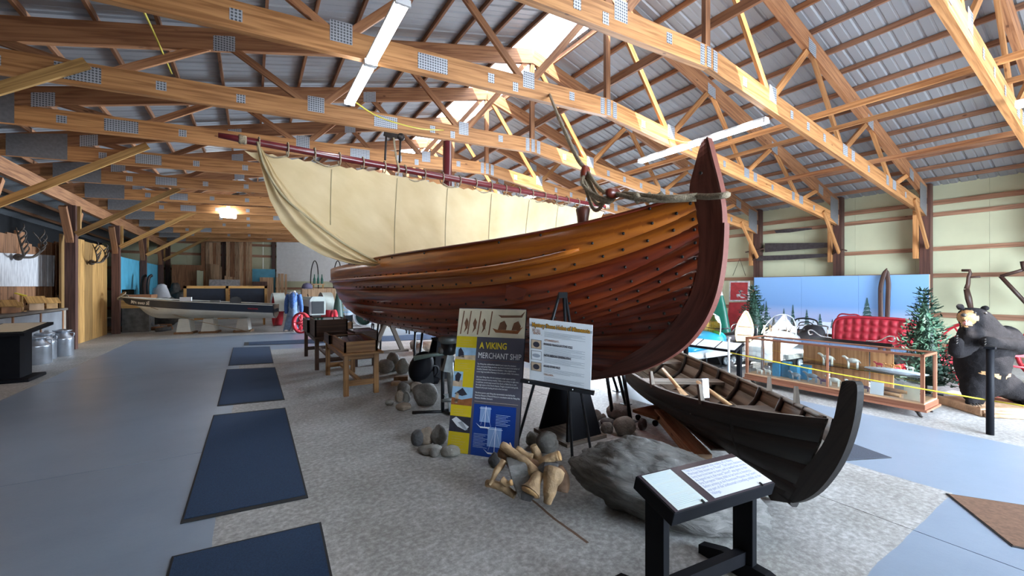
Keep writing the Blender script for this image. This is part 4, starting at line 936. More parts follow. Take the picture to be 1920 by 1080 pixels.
for s in (.22, .4, .58, .76, .94, 1.12, 1.3, 1.5):
    MB().tube([rseam(k, s, -1, -.03) for k in range(5)]+[rseam(k, s, 1, -.03) for k in range(4, -1, -1)], .024, 6).build('frame', 'rowboat_out', rb, world=True)
for s in (.42, .9, 1.35):
    a, b_ = rseam(1, s, -1, -.03), rseam(1, s, 1, -.03); MB().beam(a, b_, .2, .03).build('thwart', 'rowboat_in', rb, world=True)
for o in (-.16, 0, .16): MB().beam(RS+ra*.9+rn*o+V((0, 0, .17)), RS+ra*4.4+rn*o+V((0, 0, .17)), .14, .015).build('bottom_board', 'rowboat_in', rb, world=True)
for s, sd in ((.33, -1), (.62, -1), (.3, 1), (.52, 1)):
    p = rseam(0, s, sd); MB().beam(p-V((0, 0, .03))-rn*sd*.015, p+ra*.03+V((0, 0, .13)), .05, .025, w1=.03).build('thole', 'rowboat_in', rb, world=True)
def oar(lab, a, b_):
    a, b_ = AT(*a), AT(*b_); t = thing('oar', lab, 'oar', tuple(a), 0, 'oars in the rowboat'); d = (b_-a)
    MB().tube([a, a+d*.72], [.018, .021], 8).build('shaft', 'oar_wood', t, world=True)
    MB().beam(a+d*.70, b_, .045, .014, (0, 0, 1), w1=.085).build('blade', 'oar_wood', t, world=True)
oar('pale oar lying in the rowboat, half under the ship bow', (1243, 692, 5.0), (1289, 748, 3.95))
oar('pale oar propped across the thwart of the rowboat with blade toward its stem', (1308, 716, 4.1), (1408, 790, 3.25))
oar('pale oar low in the bottom of the rowboat', (1272, 757, 4.2), (1318, 771, 3.75))
ac = AT(1322, 756, 3.72)
t = thing('sign_holder', 'clear acrylic sign holder standing on the rowboat thwart', 'sign holder', tuple(ac))
glass('acrylic', (.86, .88, .95), .5); MB().prism([V((-.035, 0, .0)), V((.035, -.02, .0)), V((.035, -.01, .22)), V((-.035, .01, .22))], (.003, .008, 0)).build('plate', 'acrylic', t)
MB().prism([V((-.03, -.004, .05)), V((.03, -.024, .05)), V((.03, -.015, .21)), V((-.03, .005, .21))], (.0005, .001, 0)).build('card', 'paper', t); MB().b2((-.04, -.04, 0), (.04, .03, .004)).build('foot', 'acrylic', t)
tb_ = tag(MB().beam(FL(1240, 775, .1), FL(1318, 862, .05), .16, .1).build('timber_prop', 'lumber'), 'worn tan timber wedged along the near side of the rowboat', 'timber')
p = FL(1222, 793); t = thing('dolly', 'small wooden dolly with black casters under the rowboat', 'dolly', tuple(p))
MB().b2((-.1, -.15, .09), (.32, .2, .125)).build('deck', 'block_wood', t)
for x, y in ((-.06, -.1), (.28, -.1), (-.06, .15), (.28, .15)): MB().lathe([(.035, -.012), (.035, .012)], 12, (x, y, .035), Matrix.Rotation(pi/2, 3, 'Y')).build('caster', 'black_paint', t); 
# ================================================================ display tables left of the ship
wood('oak', (.26, .12, .035), (.40, .20, .065), .45, rnd=.12); wood('walnut', (.06, .028, .018), (.11, .055, .035), .45, rnd=.15)
glass('case_glass', (.90, .95, .95), .35); plain('felt', (.40, .44, .44), .8, var=.1)
def disp_box(lab, x0, y0, x1, y1, z, h, m, items):
    t = thing('display_box', lab, 'display case', ((x0+x1)/2, (y0+y1)/2, z), 0, 'glass topped boxes beside the ship'); w, l = x1-x0, y1-y0; f = .03
    for s in (-1, 1):
        MB().b2((s*w/2-(f if s > 0 else 0), -l/2, 0), (s*w/2+(0 if s > 0 else f), l/2, h)).build('side', m, t); MB().b2((-w/2, s*l/2-(f if s > 0 else 0), 0), (w/2, s*l/2+(0 if s > 0 else f), h)).build('end', m, t)
    MB().b2((-w/2+f, -l/2+f, 0), (w/2-f, l/2-f, .015)).build('bottom', 'felt', t); MB().b2((-w/2+f, -l/2+f, h-.012), (w/2-f, l/2-f, h-.006)).build('glass', 'case_glass', t)
    for i in range(items):
        c = V((random.uniform(-.6, .6)*w/2, -l/2+l*(i+.8)/(items+.6), .016)); rock_mesh(.06, .08, .03, i+l*9, .2, 10).build('specimen', random.choice(['stone_dark', 'stone_pale', 'board_cream', 'print_sky']), t, loc=c)
    return t
def table(lab, x0, y0, x1, y1, h, m):
    t = thing('display_table', lab, 'table', ((x0+x1)/2, (y0+y1)/2, 0), 0, 'tables beside the ship'); w, l = x1-x0, y1-y0
    MB().b2((-w/2-.03, -l/2-.06, h-.03), (w/2+.06, l/2+.06, h)).build('tabletop', m, t, bevel=.005)
    for sx in (-1, 1):
        for sy in (-1, 1): MB().b2((sx*(w/2-.035)-.035, sy*(l/2-.035)-.035, 0), (sx*(w/2-.035)+.035, sy*(l/2-.035)+.035, h-.03)).build('leg', m, t)
        MB().b2((sx*(w/2-.035)-.012, -l/2+.07, h-.12), (sx*(w/2-.035)+.012, l/2-.07, h-.03)).build('apron', m, t)
        MB().b2((-w/2+.07, sx*(l/2-.035)-.012, h-.1), (w/2-.07, sx*(l/2-.035)+.012, h-.03)).build('apron', m, t)
        MB().b2((-w/2+.07, sx*(l/2-.035)-.012, .14), (w/2-.07, sx*(l/2-.035)+.012, .22)).build('cross_rail', m, t)
    MB().b2((-.03, -l/2+.05, .16), (.03, l/2-.05, .2)).build('stretcher', m, t); return t
table('honey brown oak table under the nearest glass topped box', 1.13, 6.42, 1.63, 8.22, .63, 'oak')
disp_box('glass topped display box nearest the viewer on the oak table', 1.14, 6.46, 1.62, 7.52, .63, .16, 'oak', 4)
disp_box('small glass topped box at the far end of the oak table', 1.10, 7.62, 1.52, 8.2, .63, .15, 'walnut', 2)
table('dark stained table behind the oak table', 1.02, 8.75, 1.62, 10.7, .64, 'walnut')
disp_box('tall dark display box at the near end of the dark table', 1.02, 8.8, 1.62, 9.6, .64, .32, 'walnut', 3)
disp_box('dark display box at the far end of the dark table', .98, 9.7, 1.5, 10.6, .64, .26, 'walnut', 2)
table('low dark table half hidden under the hull', 1.72, 8.7, 2.15, 10.4, .5, 'walnut')
disp_box('flat dark box on the low table under the hull', 1.72, 8.72, 2.2, 9.5, .5, .2, 'walnut', 2)
disp_box('tan lidded box beyond the low table under the hull', 1.62, 10.75, 2.1, 11.5, .52, .22, 'oak', 2)
table('small dark table under the tan lidded box', 1.62, 10.8, 2.1, 11.5, .52, 'walnut')
# ================================================================ outboard motors
plain('motor_grey', (.22, .24, .24), .4, .5, var=.25, scale=12); plain('motor_green', (.22, .30, .27), .45, .2, var=.2)
p = FL(830, 776); t = thing('motor_stand', 'black tube stand carrying the old outboard motor', 'stand', tuple(p))
MB().tube([(0, 0, .03), (0, 0, .70)], .024, 8).build('post', 'black_steel', t)
for a in (2.6, .3, -1.2): MB().tube([(0, 0, .03), (.38*cos(a), .38*sin(a), .02)], .02, 8).build('foot', 'black_steel', t)
q = p+V((.07, -.03, .56)); t = thing('outboard_motor', 'old grey outboard motor on a stand left of the display board', 'outboard motor', tuple(q))
MB().lathe([(.0, .42), (.1, .42), (.13, .4), (.13, .36), (.11, .35), (.1, .33)], 18).build('flywheel', 'motor_grey', t); MB().lathe([(.06, .18), (.09, .2), (.1, .33)], 14).build('powerhead', 'black_steel', t)
MB().tube([(.05, 0, .24), (-.12, .02, .24)], [.05, .045], 10).build('cylinder', 'motor_grey', t); MB().tube([(-.05, .0, .2), (-.2, .06, .19), (-.42, .1, .16)], [.025, .025, .03], 8).build('tiller', 'motor_green', t)
MB().beam((-.05, .0, -.02), (.0, 0, .18), .14, .1).build('clamp_bracket', 'motor_grey', t); MB().tube([(0, -.02, .2), (.02, -.02, -.35)], [.05, .035], 10).build('leg_tube', 'motor_grey', t)
MB().prism([(-.08, -.03, -.3), (.12, -.03, -.3), (.07, -.03, -.52), (.0, -.03, -.58), (-.02, -.03, -.42)], (0, .02, 0)).build('skeg', 'motor_grey', t); MB().tube([(-.1, -.02, -.38), (.12, -.02, -.38)], [.02, .045], 10).build('gear_case', 'motor_grey', t)
p = FL(792, 722); t = thing('black_outboard', 'black domed outboard cowling resting under the hull behind the grey prop', 'outboard motor', tuple(p))
M_ = Matrix.Rotation(.45, 3, 'Y')
MB().sphere((-.02, 0, .30), (.19, .2, .26), 16, M_).build('cowl', 'black_paint', t); MB().beam((.05, 0, .02), (.02, 0, .22), .2, .22, w1=.28).build('lower_pan', 'black_steel', t)
MB().tube(bez([(.1, -.05, .3), (.22, -.06, .3), (.25, -.06, .2), (.2, -.05, .12)], 5), .02, 8).build('carry_handle', 'black_steel', t); MB().tube([(.08, 0, .12), (.26, 0, .03)], [.09, .06], 10).build('leg_tube', 'black_paint', t)
# ================================================================ glass showcase with figurines
wood('cherry', (.20, .075, .04), (.31, .13, .075), .4, rnd=.1, knots=False); wood('orange_board', (.52, .22, .08), (.68, .34, .15), .5, rnd=.15)
CX0, CX1, CY0, CY1 = 6.9, 7.42, 1.63, 3.78
cs = thing('showcase', 'long cherry-framed glass showcase full of small figurines', 'showcase', ((CX0+CX1)/2, (CY0+CY1)/2, 0))
def csq(name, pts): return MB().quad(pts).build(name, 'case_glass', cs, world=True)
def csb(name, lo, hi, m, **k): return MB().b2(lo, hi).build(name, m, cs, world=True, **k)
csb('base', (CX0-.01, CY0-.01, .10), (CX1+.01, CY1+.01, .17), 'cherry'); csb('base_moulding', (CX0-.03, CY0-.03, .085), (CX1+.03, CY1+.03, .11), 'cherry'); csb('floor_board', (CX0, CY0, .17), (CX1, CY1, .185), 'lumber')
for x in (CX0, CX1-.035):
    for y in (CY0, CY1-.035): csb('corner_post', (x, y, .185), (x+.035, y+.035, .745), 'cherry')
    csb('top_rail', (x, CY0, .745), (x+.035, CY1, .775), 'cherry')
csb('middle_post', (CX0, 2.62, .185), (CX0+.025, 2.645, .745), 'cherry')
for y in (CY0, CY1-.035): csb('top_rail', (CX0, y, .745), (CX1, y+.035, .775), 'cherry')
csq('glass_pane', [(CX0+.014, CY0+.035, .185), (CX0+.014, CY1-.035, .185), (CX0+.014, CY1-.035, .745), (CX0+.014, CY0+.035, .745)])
for yy in (CY0+.014, CY1-.014): csq('glass_pane', [(CX0+.035, yy, .185), (CX1-.035, yy, .185), (CX1-.035, yy, .745), (CX0+.035, yy, .745)])
csq('top_glass', [(CX0+.03, CY0+.03, .765), (CX1-.03, CY0+.03, .765), (CX1-.03, CY1-.03, .765), (CX0+.03, CY1-.03, .765)]); csb('shelf_glass', (CX0+.1, CY0+.04, .465), (CX1-.04, 3.0, .473), 'case_glass')
for (y0, y1) in ((2.05, 2.3), (2.32, 2.78), (2.8, 3.14)): csb('back_board', (CX1-.03, y0, .185), (CX1-.01, y1, .74), 'orange_board')
csb('back_board', (CX1-.03, 3.48, .185), (CX1-.01, 3.6, .74), 'orange_board')
for x in (CX0+.06, CX1-.06):
    for y in (CY0+.08, CY1-.08): MB().tube(bez([(x, y, .1), (x-.03 if x < 7.1 else x+.03, y-.02, .06), (x, y-.03, .02), (x, y-.05, .0)], 4), [.03]*4+[.02]*4+[.015]*5, 8).build('cabriole_leg', 'iron', cs, world=True)
for nm, c in (('fig_white', (.70, .68, .60)), ('fig_blue', (.05, .26, .45)), ('fig_grey', (.25, .28, .30)), ('fig_orange', (.65, .27, .08)), ('fig_red', (.50, .03, .06)), ('fig_purple', (.09, .03, .07)), ('cotton', (.66, .72, .82)), ('fig_green', (.05, .35, .12))): plain(nm, c, .5, var=.15, scale=20)
def animal(lab, x, y, z, s, m, rz=pi/2):
    t = thing('animal_figurine', lab, 'figurine', (x, y, z), rz, 'figurines in the showcase')
    MB().sphere((0, 0, .62*s), (.5*s, .2*s, .24*s), 10).build('body', m, t)
    for a in (-.35, .33):
        for b_ in (-.1, .1): MB().tube([(a*s, b_*s, 0), (a*s, b_*s, .6*s)], [.055*s, .08*s], 6).build('leg', m, t)
    MB().tube([(.4*s, 0, .7*s), (.62*s, 0, .9*s)], [.14*s, .1*s], 6).build('neck', m, t); MB().sphere((.7*s, 0, .92*s), (.17*s, .09*s, .11*s), 8).build('head', m, t); MB().tube([(-.48*s, 0, .7*s), (-.6*s, 0, .45*s)], .03*s, 5).build('tail', m, t)
zS, zB = .473, .185
animal('white carved cow figurine, farther left of two on the glass shelf', 7.15, 2.72, zS, .15, 'fig_white'); animal('white carved cow figurine, nearer right of two on the glass shelf', 7.15, 2.42, zS, .15, 'fig_white')
for i, (y, m, s, l) in enumerate(((3.62, 'fig_white', .09, 'white figurine at the far left end of the showcase floor'), (3.5, 'fig_white', .1, 'cream figurine second from the far left end of the showcase floor'), (3.08, 'fig_grey', .13, 'grey horse figurine in front of the blue blocks'), (2.88, 'fig_grey', .15, 'larger grey horse figurine right of the blue blocks'), (2.72, 'fig_purple', .1, 'dark purple figurine left of the black and white cow'), (2.6, 'fig_white', .14, 'black and white cow figurine near the middle post'), (2.36, 'fig_white', .13, 'white figurine right of the middle post'), (2.25, 'fig_purple', .09, 'dark figurine tucked behind the showcase label card'))):
    animal(l, 7.02+.03*(i % 2), y, zB, s, m)
for i, (x, y, h) in enumerate(((7.1, 3.38, .2), (7.14, 3.26, .24), (7.1, 3.13, .2), (7.2, 3.02, .22), (7.25, 3.2, .16))):
    t = tag(MB().b2((-.06, -.055, 0), (.06, .055, h)).build('toy_block', 'fig_blue', bevel=.006), '%s of five bright blue toy buildings in the showcase' % ['first', 'second', 'third', 'fourth', 'rearmost'][i], 'toy', 'blue toy buildings'); t.location = (x, y, zB)
o = rock_mesh(.11, .32, .03, 4, .3, 18).build('cotton_batting', 'cotton'); o.location = (7.15, 1.98, zS); tag(o, 'strip of bluish cotton batting on the glass shelf', 'cotton')
for i, (y, m, l) in enumerate(((2.13, 'fig_red', 'red flower figurine on the cotton'), (2.03, 'fig_orange', 'orange figurine left on the cotton'), (1.94, 'fig_orange', 'orange figurine right on the cotton'), (1.82, 'fig_white', 'cream figurine nearest the showcase end on the cotton'))): animal(l, 7.15, y, zS+.045, .075, m)
o = MB().prism([(0, -.07, 0), (0, .07, 0), (.02, .07, .16), (.02, -.07, .16)], (.003, 0, 0)).build('label_card', 'paper'); o.location = (6.96, 2.10, zB); tag(o, 'white label card standing at the front glass of the showcase', 'card', 'cards in the showcase')
o = MB().prism([(0, -.075, 0), (0, .075, 0), (.02, .075, .19), (.02, -.075, .19)], (.003, 0, 0)).build('label_card', 'board_cream'); o.location = (7.0, 1.77, zB); tag(o, 'cream card standing at the right end of the showcase', 'card', 'cards in the showcase')
for i, (y, r_) in enumerate(((2.0, .028), (1.93, .026))):
    o = MB().tube([(7.02, y-.12, zB+.03+.05*i), (7.05, y+.14, zB+.03+.05*i)], r_, 8).build('toy_log', 'oak', loc=(7.03, y, zB+.03+.05*i)); tag(o, ['lower', 'upper'][i]+' brown toy log on the showcase floor', 'toy log', 'toy logs')
# ================================================================ rope barrier
plain('rope_yellow', (.70, .58, .04), .6, var=.1); plain('pipe_white', (.60, .68, .74), .3, .4, var=.05)
def stanchion(lab, p, h, m, r_): 
    t = thing('rope_post', lab, 'post', tuple(p), 0, 'rope barrier posts'); MB().tube([(0, 0, 0), (0, 0, h)], r_, 10).build('shaft', m, t); MB().b2((-r_*1.3, -r_*1.3, h-.02), (r_*1.3, r_*1.3, h+.005)).build('cap', m, t); return t
s1 = V((6.42, 3.78, 0)); s2 = V((6.78, 1.08, 0)); s3 = V((6.85, -1.6, 0))
stanchion('white pipe post tied with the yellow rope beside the low reading rail', s1, .80, 'pipe_white', .018); stanchion('black square post on the floor in front of the bear', s2, .95, 'black_paint', .032); stanchion('black rope post beyond the right edge of the picture', s3, .95, 'black_paint', .032)
for a, b_, l in ((s1+V((0, 0, .56)), s2+V((0, 0, .37)), 'yellow barrier rope in front of the showcase'), (s2+V((0, 0, .37)), s3+V((0, 0, .4)), 'yellow barrier rope right of the black post')):
    tag(MB().tube([a.lerp(b_, i/10)-V((0, 0, .02*sin(pi*i/10))) for i in range(11)], .008, 6).build('barrier_rope', 'rope_yellow', loc=a), l, 'rope', 'yellow barrier ropes')
t = thing('reading_rail', 'low black reading rail with white sheets before the blue snowmobile', 'stand', (6.65, 4.25, 0))
MB().prism([(-.12, -.52, .58), (-.12, .55, .58), (.12, .55, .68), (.12, -.52, .68)], (0, 0, -.035)).build('tray', 'black_paint', t)
for y in (-.48, .5): MB().b2((.02, y-.03, 0), (.08, y+.03, .62)).build('leg', 'black_paint', t)
for i in range(3): MB().prism([(-.11, -.49+.345*i, .586), (-.11, -.49+.345*i+.32, .586), (.11, -.49+.345*i+.32, .678), (.11, -.49+.345*i, .678)], (0, 0, .003)).build('sheet', 'paper', t)
# ================================================================ snowmobiles (nose toward the aisle, -x)
plain('sled_blue', (.02, .36, .62), .25, var=.08, coat=.5); plain('sled_white', (.75, .78, .80), .3, var=.05, coat=.4); plain('seat_black', (.018, .018, .022), .4, var=.15); plain('chrome', (.6, .62, .65), .15, .9, var=0)
glass('shield_yellow', (.75, .62, .05), .6); glass('shield_clear', (.85, .92, .92), .6); plain('rubber', (.02, .02, .022), .7, var=.2)
def snowmobile(lab, x, y, rz, top, bot, shield):
    t = thing('snowmobile', lab, 'snowmobile', (x, y, 0), rz, 'vintage snowmobiles')
    for s in (-1, 1):
        MB().tube(bez([(-1.5, s*.33, .22), (-1.38, s*.33, .06), (-1.2, s*.33, .03), (-.35, s*.33, .03)], 5), .022, 6, sq=(2.2, .6)).build('ski', 'chrome', t); MB().tube([(-.85, s*.33, .05), (-.8, s*.26, .36)], .02, 6).build('ski_strut', 'black_steel', t)
        MB().tube([(-.15+1.3*i/1, s*.2, .06) for i in range(2)], .03, 6).build('slide_rail', 'black_steel', t)
        for xx in (-.1, .15, .45, .75, 1.05): MB().lathe([(.075, -.02), (.075, .02), (.045, .022), (.04, .0)], 14, (xx, s*.25, .12), Matrix.Rotation(pi/2, 3, 'X')).build('bogie_wheel', 'pipe_white', t)
    tr = [(-.3, .2), (-.2, .05), (.0, .02), (1.1, .02), (1.22, .1), (1.15, .22), (.9, .27), (-.2, .3)]
    MB().prism([(a, -.2, b_) for a, b_ in tr], (0, .4, 0)).build('track', 'rubber', t)
    def ring(xx, w, z0, z1): return [(xx, w*cos(a)*(1 if sin(a) < 0 else .92), (z0+z1)/2+(z1-z0)/2*sin(a)) for a in [2*pi*k/16 for k in range(16)]]
    def loft(rs, m, nm):
        mb = MB(); n = 16
        for r_ in rs: mb.v += [V(p) for p in r_]
        for i in range(len(rs)-1):
            for j in range(n): mb.face((i*n+j, i*n+(j+1) % n, (i+1)*n+(j+1) % n, (i+1)*n+j), None, True)
        mb.face(range(n)); mb.face([(len(rs)-1)*n+j for j in range(n)]); return mb.build(nm, m, t)
    loft([ring(-1.32, .22, .25, .34), ring(-1.2, .34, .2, .4), ring(-.6, .42, .2, .46), ring(.2, .42, .22, .44), ring(1.15, .38, .22, .42), ring(1.25, .34, .26, .4)], bot, 'belly_pan')
    loft([ring(-1.22, .2, .34, .42), ring(-1.1, .31, .34, .52), ring(-.7, .38, .36, .64), ring(-.3, .34, .4, .74), ring(-.12, .3, .42, .72)], top, 'hood')
    MB().grid(lambda u, v: (-.42+.2*v, (u-.5)*.62*(1-.45*v*v), .66+.34*v+.06*sin(u*pi)-.05*0), 10, 6).build('windshield', shield, t)
    MB().tube([(-.42+.2*v, (u-.5)*.62*(1-.45*v*v), .66+.34*v+.06*sin(u*pi)) for u, v in [(0, i/5) for i in range(6)]+[(i/8, 1) for i in range(9)]+[(1, 1-i/5) for i in range(6)]], .01, 5).build('shield_trim', 'pipe_white', t)
    loft([ring(-.1, .2, .44, .6), ring(.2, .22, .42, .62), ring(.8, .23, .42, .64), ring(1.0, .23, .42, .80), ring(1.18, .2, .42, .78)], 'seat_black', 'seat')
    MB().tube(bez([(1.0, -.28, .45), (1.02, -.28, .72), (1.2, -.2, .76), (1.25, 0, .76), (1.2, .2, .76), (1.02, .28, .72), (1.0, .28, .45)], 4), .014, 6).build('grab_bar', 'chrome', t)
    MB().tube([(-.1, -.32, .78), (-.02, -.12, .74), (-.02, .12, .74), (-.1, .32, .78)], .015, 6).build('handlebar', 'black_steel', t)
    MB().tube(bez([(-1.36, -.25, .3), (-1.42, 0, .3), (-1.36, .25, .3)], 4), .016, 6).build('bumper', 'chrome', t)
    for s in (-1, 1): MB().prism([(-1.0, s*.405, .28), (-.2, s*.43, .28), (-.2, s*.425, .36), (-1.0, s*.38, .37)], (0, s*.006, 0)).build('side_decal', 'print_white' if top == 'sled_blue' else 'motor_grey', t)
snowmobile('bright blue and white snowmobile with amber windshield', 8.15, 5.05, 0, 'sled_blue', 'sled_white', 'shield_yellow')
snowmobile('white snowmobile with black seat seen through the showcase', 9.15, 4.15, 0, 'sled_white', 'sled_white', 'shield_clear')
# ================================================================ winter backdrop with painted trees
def sky_paint():
    m, nt, b = _new('mural_sky'); L = nt.links; g = N(nt, 'ShaderNodeTexCoord'); sp = N(nt, 'ShaderNodeSeparateXYZ'); L.new(g.outputs['Object'], sp.inputs[0])
    r = ramp(nt, [(.42, (.33, .40, .62)), (.55, (.17, .33, .62)), (1, (.22, .42, .74))]); mr = N(nt, 'ShaderNodeMath', operation='MULTIPLY'); mr.inputs[1].default_value = .52; L.new(sp.outputs[2], mr.inputs[0]); L.new(mr.outputs[0], r.inputs[0]); L.new(r.outputs[0], b.inputs['Base Color']); b.inputs['Roughness'].default_value = .5
sky_paint(); plain('mural_snow', (.62, .68, .82), .6, var=.06); plain('mural_tree', (.035, .09, .09), .6, var=.3, scale=30); plain('mural_tree_snow', (.45, .55, .62), .6, var=.1)
BXm = 13.6
bd = thing('winter_backdrop', 'pale blue painted winter backdrop with snow and fir trees', 'backdrop', (BXm, 5.15, 0))
for k in range(3): MB().b2((0, -2.02+1.35*k, .3), (.03, -2.02+1.35*k+1.346, 1.9)).build('panel', 'mural_sky', bd)
MB().b2((.03, -2.02, 0), (.1, -1.9, 1.9)).build('back_brace', 'lumber', bd); MB().b2((.03, 1.9, 0), (.1, 2.02, 1.9)).build('back_brace', 'lumber', bd); MB().b2((.03, -2.02, .3), (.1, 2.02, .36)).build('back_brace', 'lumber', bd)
def mpt(px, py): p = ATX(px, py, BXm); return V((-.002, p.y-5.15, p.z))
hill = [(1418, 588), (1440, 594), (1460, 601), (1480, 601), (1500, 598), (1540, 603), (1580, 606), (1640, 608), (1700, 606), (1742, 606)]
MB().prism([mpt(*p) for p in hill]+[V((-.002, -2.02, .3)), V((-.002, 2.02, .3))], (-.002, 0, 0)).build('painted_snow', 'mural_snow', bd)
for (px, t_, b_, w) in ((1437, 564, 600, 10), (1451, 592, 610, 9), (1470, 578, 603, 10), (1487, 571, 619, 15), (1513, 580, 609, 13), (1538, 588, 622, 16), (1561, 598, 615, 10), (1589, 595, 601, 4), (1626, 558, 602, 26), (1498, 596, 602, 4), (1525, 600, 605, 4)):
    n = 6; L_, R_ = [], []
    for i in range(n):
        y0 = t_+(b_-t_)*i/n; y1 = t_+(b_-t_)*(i+1)/n; ww = w/2*(i+1)/n
        L_ += [(px-ww*.45, y0+1), (px-ww, y1)]; R_ += [(px+ww*.45, y0+1), (px+ww, y1)]
    MB().prism([mpt(px, t_)-V((.004, 0, 0))]+[mpt(*q)-V((.004, 0, 0)) for q in R_]+[mpt(*q)-V((.004, 0, 0)) for q in L_[::-1]], (-.002, 0, 0)).build('painted_tree', 'mural_tree', bd)
    if b_-t_ > 15:
        for i in range(2, n): MB().prism([mpt(px-w/2*i/n*.7, t_+(b_-t_)*(i+.35)/n)-V((.007, 0, 0)), mpt(px+w/2*i/n*.5, t_+(b_-t_)*(i+.1)/n)-V((.007, 0, 0)), mpt(px+w/2*i/n*.6, t_+(b_-t_)*(i+.3)/n)-V((.007, 0, 0))], (-.001, 0, 0)).build('painted_snow_patch', 'mural_tree_snow', bd)
wood('old_ski', (.04, .02, .015), (.08, .04, .03), .5, rnd=.1)
for i, pts in enumerate((((1652, 672), (1651, 560), (1652, 535), (1657, 516), (1663, 503)), ((1661, 672), (1664, 560), (1665, 535), (1663, 516), (1661, 504)))):
    P = bez([ATX(px, py, BXm-.12) for px, py in pts], 5); P = [V((BXm-.12+.03*i, p.y, p.z)) for p in P]
    tag(MB().tube(P, [.05]*(len(P)-4)+[.045, .035, .022, .01], 8, sq=(1, .35)).build('wooden_ski', 'old_ski', loc=P[0]), ['left', 'right'][i]+' one of two dark bent skis leaning on the backdrop', 'ski', 'pair of skis')
# ================================================================ artificial fir trees
plain('fir_green', (.012, .045, .028), .6, var=.5, scale=5)
def fir(lab, x, y, h, w, seed):
    rg = random.Random(seed); t = thing('fir_tree', lab, 'tree', (x, y, 0), 0, 'artificial fir trees'); mb = MB(); n = 0
    z = .12*h
    while z < h*.985:
        f = (1-z/h); R = w/2*(f**.85)*rg.uniform(.85, 1.1)+.03; nb = max(4, int(15*f+4))
        for k in range(nb):
            a = 2*pi*k/nb+rg.uniform(-.3, .3); Lb = R*rg.uniform(.75, 1.15); d = V((cos(a), sin(a), .15+.3*(1-f)))
            for q in range(int(5+22*Lb)):
                s = rg.uniform(.15, 1.0); c = V((0, 0, z))+d*(Lb*s)+V((0, 0, -.10*s*s*Lb*2)); dr = (d*.7+V((rg.uniform(-1, 1), rg.uniform(-1, 1), rg.uniform(-.4, .7)))).normalized(); ln = rg.uniform(.05, .10); sd = dr.cross(V((rg.uniform(-1, 1), rg.uniform(-1, 1), 1))).normalized()*.011
                b = len(mb.v); mb.v += [c-sd, c+sd, c+dr*ln+sd*.6, c+dr*ln-sd*.6]; mb.face((b, b+1, b+2, b+3))
        z += h*.036
    me = bpy.data.meshes.new('needles'); me.from_pydata([tuple(v) for v in mb.v], [], mb.f); me.materials.append(MATS['fir_green']); o = inst('needles', me, t); o['kind'] = 'stuff'
    MB().lathe([(w*.30*.8, h*.1), (w*.27*.8, h*.3), (w*.14*.8, h*.6), (.015, h*.93)], 12).build('inner_branches', 'fir_green', t)
    MB().tube([(0, 0, 0), (0, 0, h*.95)], [.03, .01], 8).build('trunk', 'post_brown', t); MB().tube([(-.2, 0, .02), (.2, 0, .02)], .015, 6).build('foot', 'black_steel', t); MB().tube([(0, -.2, .02), (0, .2, .02)], .015, 6).build('foot', 'black_steel', t)
p1 = AT(1414, 640, 9.6); fir('dark green fir tree left of the backdrop behind the snowshoe', p1.x, p1.y, 1.62, 1.05, 5)
p2 = AT(1734, 640, 6.25); fir('dark green fir tree between the showcase and the bear', p2.x, p2.y, 1.55, .86, 8)
# ================================================================ sleigh, wagon gear
plain('velvet_red', (.28, .008, .02), .6, var=.2, scale=14); plain('lacquer_black', (.012, .012, .014), .25, var=.1); plain('wheel_red', (.45, .02, .035), .4, var=.15)
sg = thing('sleigh', 'black horse sleigh with tufted red seat and scroll ironwork', 'sleigh', (9.9, 3.1, 0))
def tuft(u, v):
    y = -.62+1.24*u; z = .42+.56*v-.05*abs(2*u-1)**3; bul = .035*abs(sin(u*9*pi))*abs(sin(v*4*pi)); return (.16+.14*v-bul-.10*(1-abs(2*u-1)**4)*0, y, z)
MB().grid(tuft, 54, 24).build('seat_back', 'velvet_red', sg)
MB().tube(bez([(.2, -.64, .45), (.3, -.66, .85), (.3, -.5, .98), (.31, 0, 1.0), (.3, .5, .98), (.3, .66, .85), (.2, .64, .45)], 6), .03, 8).build('back_roll', 'velvet_red', sg)
MB().b2((-.35, -.6, .36), (.2, .6, .46)).build('seat_cushion', 'velvet_red', sg, bevel=.03)
MB().prism([(-.9, -.6, .25), (.35, -.6, .25), (.42, -.6, .5), (.2, -.6, .42), (-.6, -.6, .42), (-.95, -.6, .66)], (0, 1.2, 0)).build('body', 'lacquer_black', sg)
for s in (-1, 1):
    P = bez([(-.93, s*.25, .67), (-.93, s*.42, .69), (-.93, s*.55, .78), (-.93, s*.62, .77), (-.93, s*.61, .70), (-.93, s*.55, .71)], 5); MB().tube(P, .012, 6).build('scroll_iron', 'chrome', sg)
    MB().tube(bez([(-1.3, s*.45, .4), (-1.4, s*.45, .2), (-1.2, s*.45, .03), (.6, s*.45, .03), (.8, s*.45, .06)], 6), .02, 6).build('runner', 'black_steel', sg)
    for xx in (-.6, .2): MB().tube([(xx, s*.45, .03), (xx, s*.4, .3)], .015, 6).build('runner_post', 'black_steel', sg)
